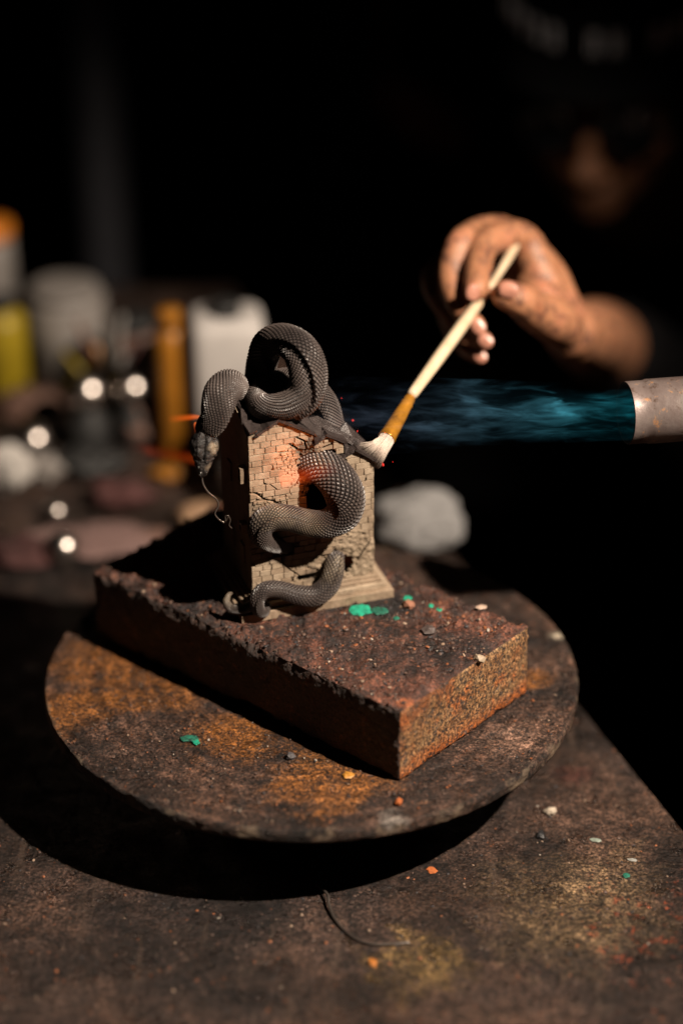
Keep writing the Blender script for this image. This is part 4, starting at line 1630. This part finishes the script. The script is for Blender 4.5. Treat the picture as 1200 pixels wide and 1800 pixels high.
hc = atd(HX, HY, HD_)
fwd = Vector((-0.26, -0.94, -0.16)).normalized()      # looks down at the work
rgt = fwd.cross(Vector((0, 0, 1))).normalized() * -1
upv = fwd.cross(rgt).normalized()
if upv.z < 0:
    upv = -upv
if rgt.x < 0:
    rgt = -rgt
ellipsoid(hc + upv * 0.03 - fwd * 0.01, 0.076, 0.098, 0.088, rgt, fwd, upv)
ellipsoid(hc - upv * 0.045 + fwd * 0.02, 0.062, 0.068, 0.075, rgt, fwd, upv)
ellipsoid(hc - upv * 0.095 + fwd * 0.055, 0.028, 0.028, 0.024, rgt, fwd, upv)
for s_ in (-1, 1):
    ellipsoid(hc - upv * 0.035 + fwd * 0.055 + rgt * 0.042 * s_, 0.026, 0.026, 0.024, rgt, fwd, upv)   # cheek
    ellipsoid(hc + upv * 0.004 - fwd * 0.005 + rgt * 0.078 * s_, 0.010, 0.020, 0.033, rgt, fwd, upv)   # ear
    ellipsoid(hc - upv * 0.052 + fwd * 0.096 + rgt * 0.013 * s_, 0.010, 0.012, 0.009, rgt, fwd, upv)   # nostril wing
ellipsoid(hc - upv * 0.030 + fwd * 0.092, 0.011, 0.018, 0.034, rgt, fwd, upv)
ellipsoid(hc - upv * 0.046 + fwd * 0.106, 0.014, 0.014, 0.013, rgt, fwd, upv)
ellipsoid(hc - upv * 0.076 + fwd * 0.078, 0.026, 0.013, 0.006, rgt, fwd, upv)   # upper lip
ellipsoid(hc - upv * 0.088 + fwd * 0.076, 0.022, 0.013, 0.007, rgt, fwd, upv)
neck0 = hc - upv * 0.07 - fwd * 0.03
chest = Vector((0.34, 2.42, -0.12))
parts.tube([neck0, neck0.lerp(chest, .35), neck0.lerp(chest, .7)], [0.055, 0.058, 0.08], 20)
src = parts.build("head_source", None)
mod = src.modifiers.new("remesh", 'REMESH')
mod.mode = 'VOXEL'
mod.voxel_size = 0.004
mod.use_smooth_shade = True
s2 = src.modifiers.new("smooth", 'SMOOTH')
s2.iterations = 4
dg = bpy.context.evaluated_depsgraph_get()
m2 = bpy.data.meshes.new_from_object(src.evaluated_get(dg))
bpy.data.objects.remove(src)
bm = bmesh.new()
bm.from_mesh(hm)
bm.from_mesh(m2)
# fine surface: knuckle creases and tendons
nv = len(hm.vertices)
body_me = bpy.data.meshes.new("body")
bm.to_mesh(body_me)
bm.free()
body_me.materials.clear()
body_me.materials.append(SKIN)
for p in body_me.polygons:
    p.use_smooth = True
    p.material_index = 0
body = bpy.data.objects.new("body", body_me)
COL.objects.link(body)
body.parent = person
body.matrix_parent_inverse = parent_inv(person)

NAIL = m_simple("nail", (0.44, 0.20, 0.14), 0.3, 0, 0.25, 200, 0.1)


def nail(x, y, d, r, dirx, diry, tilt):
    """small curved nail plate lying on the finger end, facing the camera and turned by tilt"""
    c = atd(x, y, d)
    view = ray(x, y).normalized()
    a = (atd(x + dirx * 10, y + diry * 10, d) - c).normalized()
    n_ = (-view + tilt * a.cross(view)).normalized()
    a = (a - n_ * a.dot(n_)).normalized()
    b = a.cross(n_)
    V, Fc = [], []
    k = 9
    for i in range(k):
        for j in range(k):
            u_, v_ = (i / (k - 1) - .5) * 2, (j / (k - 1) - .5) * 2
            uu, vv_ = u_ * math.sqrt(1 - v_ * v_ / 2), v_ * math.sqrt(1 - u_ * u_ / 2)
            V.append(c + a * uu * r * 1.15 + b * vv_ * r + n_ * (0.0006 - 0.35 * r * vv_ ** 2 - 0.1 * r * uu ** 2))
    for i in range(k - 1):
        for j in range(k - 1):
            Fc.append((i * k + j, (i + 1) * k + j, (i + 1) * k + j + 1, i * k + j + 1))
    o = mesh_obj("nail", V, Fc, NAIL, body, True)
    so = o.modifiers.new("thickness", 'SOLIDIFY')
    so.thickness = 0.0005


nail(831, 514, 1.5487, 0.0046, -0.15, 1, 0.25)
nail(893, 510, 1.5462, 0.0054, -1, -.25, 0.1)
nail(840, 574, 1.5550, 0.0046, 0.6, 0.8, 0)
nail(853, 599, 1.5622, 0.0044, 0.8, 0.6, 0)
nail(844, 627, 1.5722, 0.0038, 0.8, 0.6, 0)

CLOTH = m_simple("black_cotton", (0.006, 0.0055, 0.006), 0.95, 0, 0.5, 60, 0.4, 0.002, 0.05)
CAPM = m_simple("black_cap_cloth", (0.005, 0.005, 0.0055), 0.9, 0, 0.4, 80, 0.3, 0.002, 0.1)
# shirt: torso, shoulders, sleeves
parts = MB()
TC = Vector((0.36, 2.46, -0.45))
ellipsoid(TC + Vector((0, 0, 0.10)), 0.20, 0.13, 0.34, Vector((1, 0, 0)), Vector((0, 1, 0)), Vector((0, 0, 1)), 36, 24)
ellipsoid(TC + Vector((0, -0.02, 0.31)), 0.235, 0.10, 0.10, Vector((1, 0, 0)), Vector((0, 1, 0)), Vector((0, 0, 1)), 36, 20)
# near sleeve from shoulder to mid forearm, far sleeve hangs
limb([(1075, 615, 1.95, 92), (1130, 660, 2.05, 100), (1240, 760, 2.2, 115)], 28)
parts.tube([atd(1240, 760, 2.2), Vector((0.50, 2.42, -0.30)), Vector((0.52, 2.44, -0.14))], [0.058, 0.065, 0.07], 28)
parts.tube([Vector((0.17, 2.44, -0.15)), Vector((0.12, 2.42, -0.38)), Vector((0.16, 2.30, -0.58))], [0.07, 0.06, 0.05], 28)
src = parts.build("shirt_source", None)
mod = src.modifiers.new("remesh", 'REMESH')
mod.mode = 'VOXEL'
mod.voxel_size = 0.008
mod.use_smooth_shade = True
s2 = src.modifiers.new("smooth", 'SMOOTH')
s2.iterations = 6
dg = bpy.context.evaluated_depsgraph_get()
m3 = bpy.data.meshes.new_from_object(src.evaluated_get(dg))
bpy.data.objects.remove(src)
m3.materials.clear()
m3.materials.append(CLOTH)
sh = bpy.data.objects.new("shirt", m3)
COL.objects.link(sh)
sh.parent = person
sh.matrix_parent_inverse = parent_inv(person)
# trousers
mb = MB()
for s_ in (-1, 1):
    mb.tube([TC + Vector((0.09 * s_, 0, -0.12)), TC + Vector((0.10 * s_, 0.0, -0.32)), TC + Vector((0.10 * s_, 0.02, -0.5))], [0.10, 0.08, 0.07], 24)
mb.build("trousers", CLOTH, person, True)
# cap: dome, brim, pale lettering strip (too blurred to read)
V, Fc = [], []
n, m = 36, 12
cc_ = hc + upv * 0.055 - fwd * 0.012
for i in range(m + 1):
    t = (math.pi / 2) * i / m
    for k in range(n):
        p = 2 * math.pi * k / n
        V.append(cc_ + rgt * (0.088 * math.sin(t) * math.cos(p)) + fwd * (0.110 * math.sin(t) * math.sin(p)) + upv * (0.078 * math.cos(t)))
for i in range(m):
    for k in range(n):
        Fc.append((i * n + k, (i + 1) * n + k, (i + 1) * n + (k + 1) % n, i * n + (k + 1) % n))
cap = mesh_obj("cap", V, Fc, CAPM, person, True)
V, Fc = [], []
for i in range(9):
    for k in range(25):
        p = math.pi * (0.08 + 0.84 * k / 24)
        e = i / 8
        reach = 0.050 * math.sin(p) ** 0.7
        base_ = cc_ + rgt * (0.088 * math.cos(p)) + fwd * (0.110 * math.sin(p))
        q = base_ + fwd * reach * e + rgt * math.cos(p) * 0.008 * e - upv * (0.012 * e + 0.02 * math.cos(p) ** 2 * e)
        V.append(q)
for i in range(8):
    for k in range(24):
        Fc.append((i * 25 + k, i * 25 + k + 1, (i + 1) * 25 + k + 1, (i + 1) * 25 + k))
brim = mesh_obj("brim", V, Fc, CAPM, cap, True)
so = brim.modifiers.new("thickness", 'SOLIDIFY')
so.thickness = 0.003
# pale lettering on the cap front: short raised strokes along the band
LET = m_simple("pale_stitching", (0.65, 0.65, 0.70), 0.8, 0, 0.2, 50, 0)
lr = random.Random(9)
for k in range(13):
    if k in (5, 8):
        continue
    p = math.pi * (0.88 - 0.76 * k / 12)
    tdir = (rgt * -math.sin(p) * 0.088 + fwd * math.cos(p) * 0.110).normalized() * -1
    nn = (rgt * math.cos(p) / 0.088 + fwd * math.sin(p) / 0.110).normalized()
    b = cc_ + (rgt * (0.088 * math.cos(p)) + fwd * (0.110 * math.sin(p))) * 1.0 + upv * 0.008 + nn * 0.0005
    mb = MB()
    for (du_, hh, wd) in ((0, 0.020, 0.0030), (0.006, 0.020, 0.0026)):
        mb.box(b + tdir * du_, tdir * wd, nn * 0.003, upv * hh)
    if lr.random() < .7:
        mb.box(b + tdir * 0.0030 + upv * lr.choice((0.0, 0.009, 0.017)), tdir * 0.003, nn * 0.003, upv * 0.003)
    mb.build("letter", LET, cap)
# dark glasses
GL = m_simple("dark_lens", (0.01, 0.01, 0.012), 0.12, 0, 0.1, 30, 0)
gl = MB()
for s_ in (-1, 1):
    c_ = hc - upv * 0.008 + fwd * 0.102 + rgt * 0.034 * s_
    gl.lathe(c_ - fwd * 0.002, fwd, [(0.024, 0), (0.026, 0.002), (0.024, 0.004)], 28)
    gl.tube([c_ + rgt * 0.024 * s_, c_ + rgt * 0.045 * s_ - fwd * 0.03, hc + rgt * 0.080 * s_ + upv * 0.005], 0.002, 8)
gl.tube([hc - upv * 0.004 + fwd * 0.105 - rgt * 0.012, hc - upv * 0.002 + fwd * 0.112, hc - upv * 0.004 + fwd * 0.105 + rgt * 0.012], 0.002, 8)
gl.build("glasses", GL, person, True)


# ------------------------------------------------------------------ blurred things at the back of the bench
def on_bench(x, y):
    return onz(x, y, BTOP)


def px_r(p, r):
    d = (p - Vector((0, 0, HC))).dot(Vector((0, math.cos(PITCH), -math.sin(PITCH))))
    return r * d / F


def vessel(name, label, cat, x, ybase, wpx, hpx, mat, capmat, neck=0.45, capk=0.7, label_mat=None, lab=(0.2, 0.7)):
    b = on_bench(x, ybase)
    r = px_r(b, wpx / 2)
    h = px_r(b, hpx) / math.cos(PITCH)
    t = thing(name, label, cat, b)
    MB().lathe(b, (0, 0, 1), [(r * .94, 0), (r, h * .02), (r, h * .74), (r * .96, h * .79), (r * (neck + .2), h * .86), (r * neck, h * .88), (r * neck, h * .90)], 40).build("bottle_body", mat, t, True)
    MB().lathe(b + Vector((0, 0, h * .895)), (0, 0, 1), [(r * capk, 0), (r * capk, h * .095), (r * capk * .92, h * .105)], 32).build("cap", capmat, t, True)
    if label_mat:
        MB().lathe(b + Vector((0, 0, h * lab[0])), (0, 0, 1), [(r * 1.012, 0), (r * 1.012, h * (lab[1] - lab[0]))], 40, False).build("paper_label", label_mat, t, True)
    return t


P_WH = m_simple("white_plastic", (0.52, 0.49, 0.47), 0.5, 0, 0.15, 20, 0)
P_OR = m_simple("amber_plastic", (0.33, 0.13, 0.012), 0.4, 0, 0.35, 20, 0)
P_YE = m_simple("yellow_plastic", (0.28, 0.20, 0.01), 0.45, 0, 0.3, 20, 0)
P_GR = m_simple("grey_tin", (0.22, 0.20, 0.185), 0.6, 0, 0.4, 20, 0)
P_BK = m_simple("black_plastic", (0.02, 0.02, 0.02), 0.6, 0, 0.4, 20, 0)
P_BR = m_simple("brown_cork", (0.14, 0.075, 0.055), 0.7, 0, 0.5, 25, 0.4, 0.002)
P_CR = m_simple("highlight_chrome", (0.62, 0.56, 0.52), 0.26, 1.0, 0.05, 20, 0)
P_RD = m_simple("dark_red_cloth", (0.075, 0.026, 0.024), 0.85, 0, 0.5, 25, 0.6, 0.004)
P_OR2 = m_simple("orange_lid_plastic", (0.62, 0.20, 0.02), 0.45, 0, 0.25, 20, 0)

# square white canister: tall rounded box
wb = on_bench(405, 800)


def canister(name, label, b, wpx, hpx, mat, capmat, depth=0.05, rot=0.1):
    w = px_r(b, wpx)
    h = px_r(b, hpx) / math.cos(PITCH)
    t = thing(name, label, "canister", b)
    ua, va = Vector((math.cos(rot), math.sin(rot), 0)), Vector((-math.sin(rot), math.cos(rot), 0))
    V, Fc = [], []
    n = 48
    for (k, z) in ((.96, 0), (1, .01), (1, .93), (.97, .97), (.85, 1.0)):
        for i in range(n):
            a = 2 * math.pi * i / n
            c_, s_ = math.cos(a), math.sin(a)
            sx_ = math.copysign(abs(c_) ** .35, c_) * w / 2 * k
            sy_ = math.copysign(abs(s_) ** .35, s_) * depth / 2 * k
            V.append(b + ua * sx_ + va * sy_ + Vector((0, 0, h * z)))
    for j in range(4):
        for i in range(n):
            Fc.append((j * n + i, j * n + (i + 1) % n, (j + 1) * n + (i + 1) % n, (j + 1) * n + i))
    Fc += [tuple(reversed(range(n))), tuple(4 * n + i for i in range(n))]
    mesh_obj("canister_body", V, Fc, mat, t, True)
    MB().lathe(b + Vector((0, 0, h)), (0, 0, 1), [(w * .2, 0), (w * .2, 0.008), (w * .18, 0.010)], 24).build("cap", capmat, t)
    return t


canister("white_canister", "tall square white canister behind the snake at the back of the bench", wb, 126, 238, P_WH, P_BK)
vessel("amber_bottle", "slim amber orange bottle left of the tall white canister", "bottle", 308, 800, 56, 245, P_OR, P_OR, .6, .75)
vessel("labelled_jar", "jar with a cream paper label between amber bottle and grey tin", "jar", 243, 715, 92, 150, P_BR, P_BK, .7, .8, P_WH, (.33, .72))
vessel("grey_tin", "wide pale grey tin at the far left back of the bench", "tin", 122, 640, 140, 132, P_GR, P_GR, .8, .85)
vessel("yellow_bottle", "yellow bottle cut by the left frame edge", "bottle", 12, 680, 84, 150, P_YE, P_BK, .5, .6)
vessel("orange_lidded_can", "tall can with a round orange lid at the left frame edge, highest of all", "can", -6, 600, 86, 195, P_GR, P_OR2, .8, 1.0)
# post behind
pb = onz(165, 500, -0.95)
post = MB().lathe(Vector((-0.273, 2.62, -0.95)), (0, 0, 1), [(0.026, 0), (0.026, 2.6)], 32).build("metal_post", m_simple("galvanised_post", (0.30, 0.30, 0.34), 0.5, 0.4), None, True)
tag(post, "vertical grey metal post rising in the dark behind the bench at left", "post")


def lump(name, label, cat, x, ybase, wpx, hpx, mat, seed, amp=0.25, squash=0.7, group=None):
    b = on_bench(x, ybase)
    rx = px_r(b, wpx / 2)
    rz = px_r(b, hpx / 2)
    V, Fc = [], []
    n, m = 36, 22
    for i in range(m + 1):
        t = math.pi * i / m
        for k in range(n):
            p = 2 * math.pi * k / n
            q = Vector((math.sin(t) * math.cos(p), math.sin(t) * math.sin(p), math.cos(t)))
            s_ = 1 + amp * fbm(q.x * 1.6 + seed, q.y * 1.6, q.z * 1.6, 4)
            z = rz + q.z * rz * s_
            V.append((b.x + q.x * rx * s_, b.y + q.y * rx * squash * s_, b.z + max(0.0002, z)))
    for i in range(m):
        for k in range(n):
            Fc.append((i * n + k, (i + 1) * n + k, (i + 1) * n + (k + 1) % n, i * n + (k + 1) % n))
    return tag(mesh_obj(name, V, Fc, mat, None, True), label, cat, group)


P_CL2 = m_simple("grey_white_rag", (0.46, 0.45, 0.45), 0.8, 0, 0.4, 22, 1.0, 0.02)
P_CL = m_simple("white_rag", (0.50, 0.47, 0.44), 0.8, 0, 0.35, 40, 0.5, 0.004)
lump("white_rag", "crumpled white rag on the bench to the right of the tower", "rag", 735, 965, 165, 112, P_CL2, 3, 0.2)
lump("white_rag", "small bright white rag wad at the left frame edge", "rag", 18, 862, 82, 88, P_CL, 8, 0.3)
lump("wood_offcut", "pale tan wood offcut just left of the tower base", "wood", 352, 922, 84, 40, m_simple("tan_wood", (0.36, 0.22, 0.13), 0.6), 12, 0.2)
lump("red_rag", "dark red rag lying on the left back of the bench", "rag", 215, 888, 110, 46, P_RD, 20, 0.3)
lump("brown_sponge", "brown sponge lump behind the hanging snake head", "sponge", 255, 780, 100, 80, P_BR, 28, 0.3)
lump("clay_scraps", "dusty pinkish clay scraps spread on the bench at far left", "clay", 170, 960, 240, 26, m_simple("pink_clay", (0.18, 0.11, 0.10), 0.8, 0, 0.5, 30, 0.5, 0.004), 33, 0.4, 0.5)
for (nm, lb, ct, x, y, w_, h_, m_, sd) in (
        ("rust_lump", "rusty brown scrap lump below the yellow bottle", "scrap", 60, 735, 110, 55, P_BR, 41),
        ("brown_crumple", "dull brown crumpled paper between the two upper steel balls", "paper", 195, 745, 70, 40, P_BR, 44),
        ("orange_scrap", "small orange scrap right of the upper steel balls", "scrap", 300, 840, 60, 26, P_OR, 46),
        ("grey_lump", "grey plaster lump behind the white rag wad", "plaster", 75, 845, 70, 52, P_GR, 49),
        ("black_lump", "black crumpled sheet in the middle of the back clutter", "sheet", 160, 830, 120, 46, P_BK, 52),
        ("red_scrap", "dark red scrap beside the brightest steel ball", "scrap", 40, 985, 120, 34, P_RD, 55),
        ("pale_scrap", "pale dusty scrap on the bench right of the brightest steel ball", "scrap", 250, 955, 90, 26, P_BR, 57)):
    lump(nm, lb, ct, x, y, w_, h_, m_, sd, 0.4)
jb = on_bench(196, 735)
jar = thing("brush_jar", "dark jar of dirty tool handles in the middle of the back clutter", "jar", jb)
MB().lathe(jb, (0, 0, 1), [(0.016, 0), (0.018, 0.002), (0.018, 0.040), (0.0165, 0.0405), (0.0160, 0.006)], 28).build("jar_body", P_BK, jar, True)
for k, (dx, dy, hh, mt) in enumerate(((-.018, .006, .085, P_BR), (-.006, -.010, .072, P_OR), (.010, .004, .090, P_GR), (.020, -.004, .070, P_RD), (-.026, -.004, .062, P_YE))):
    MB().tube([jb + Vector((dx * .2, dy * .2, .008)), jb + Vector((dx * .7, dy * .7, hh * .6)), jb + Vector((dx * 1.3, dy * 1.3, hh))], [0.0022, 0.0030, 0.0020], 12).build("tool_handle", mt, jar, True)
# sloping stick handle
s0, s1 = atd(-20, 745, 2.02), atd(165, 610, 2.12)
tag(MB().tube([s0, s0.lerp(s1, .3), s0.lerp(s1, .7), s1], [0.011, 0.012, 0.010, 0.008], 16).build("wooden_stick", m_simple("brown_wood", (0.14, 0.075, 0.045), 0.6), None, True), "sloping brown wooden stick leaning at the left of the bench", "stick")
# polished balls added so the lamp makes blurred highlights
for (x, y, r, lab) in ((62, 805, 34, "polished steel ball added for a highlight above the white rag wad at left"),
                       (100, 918, 20, "dull steel ball added for a highlight on the bench above the brightest one"), (113, 990, 31, "brightest small steel ball added for a highlight at the lower left of the bench")):
    b = on_bench(x, y)
    rr_ = px_r(b, r)
    parts = MB()
    ellipsoid(b + Vector((0, 0, rr_)), rr_, rr_, rr_, Vector((1, 0, 0)), Vector((0, 1, 0)), Vector((0, 0, 1)), 32, 24)
    tag(parts.build("highlight_ball", P_CR, None, True), lab, "steel ball")
for (x, y, r, lab) in ((160, 790, 36, "added small black bottle lifting a large polished highlight ball, below the grey tin"), (237, 782, 32, "added small black bottle lifting a polished highlight ball, below the cream label")):
    b = on_bench(x, y)
    rr_ = px_r(b, r)
    hb_ = px_r(b, 76) / math.cos(PITCH)
    t = thing("added_ball_bottle", lab, "bottle", b, "added black bottles lifting highlight balls")  # bottle added only to lift its ball into the lamp's beam
    MB().lathe(b, (0, 0, 1), [(rr_ * .9, 0), (rr_, .002), (rr_, hb_ * .7), (rr_ * .6, hb_ * .9), (rr_ * .6, hb_)], 28).build("bottle_body", P_BK, t, True)
    parts = MB()
    ellipsoid(b + Vector((0, 0, hb_ + rr_ * .7)), rr_, rr_, rr_, Vector((1, 0, 0)), Vector((0, 1, 0)), Vector((0, 0, 1)), 32, 24)
    parts.build("raised_ball", P_CR, t, True)
# unidentified reddish rounded thing hanging in the dark (pouch)
pc = atd(745, 205, 2.5)
parts = MB()
ra = Vector((0.80, 0, -0.6)).normalized()
ellipsoid(pc, 0.060, 0.035, 0.026, ra, Vector((0, 1, 0)), ra.cross(Vector((0, 1, 0))), 32, 20)
parts.tube([pc + ra * -0.05 + Vector((0, 0, 0.01)), pc + Vector((-0.05, 0, 0.4)), pc + Vector((-0.05, 0, 1.2))], 0.003, 8)
tag(parts.build("reddish_shape", m_simple("dull_red_surface", (0.42, 0.13, 0.10), 0.7, 0, 0.4, 20), None, True), "dim reddish rounded pouch hanging in the dark left of the cap", "shape")
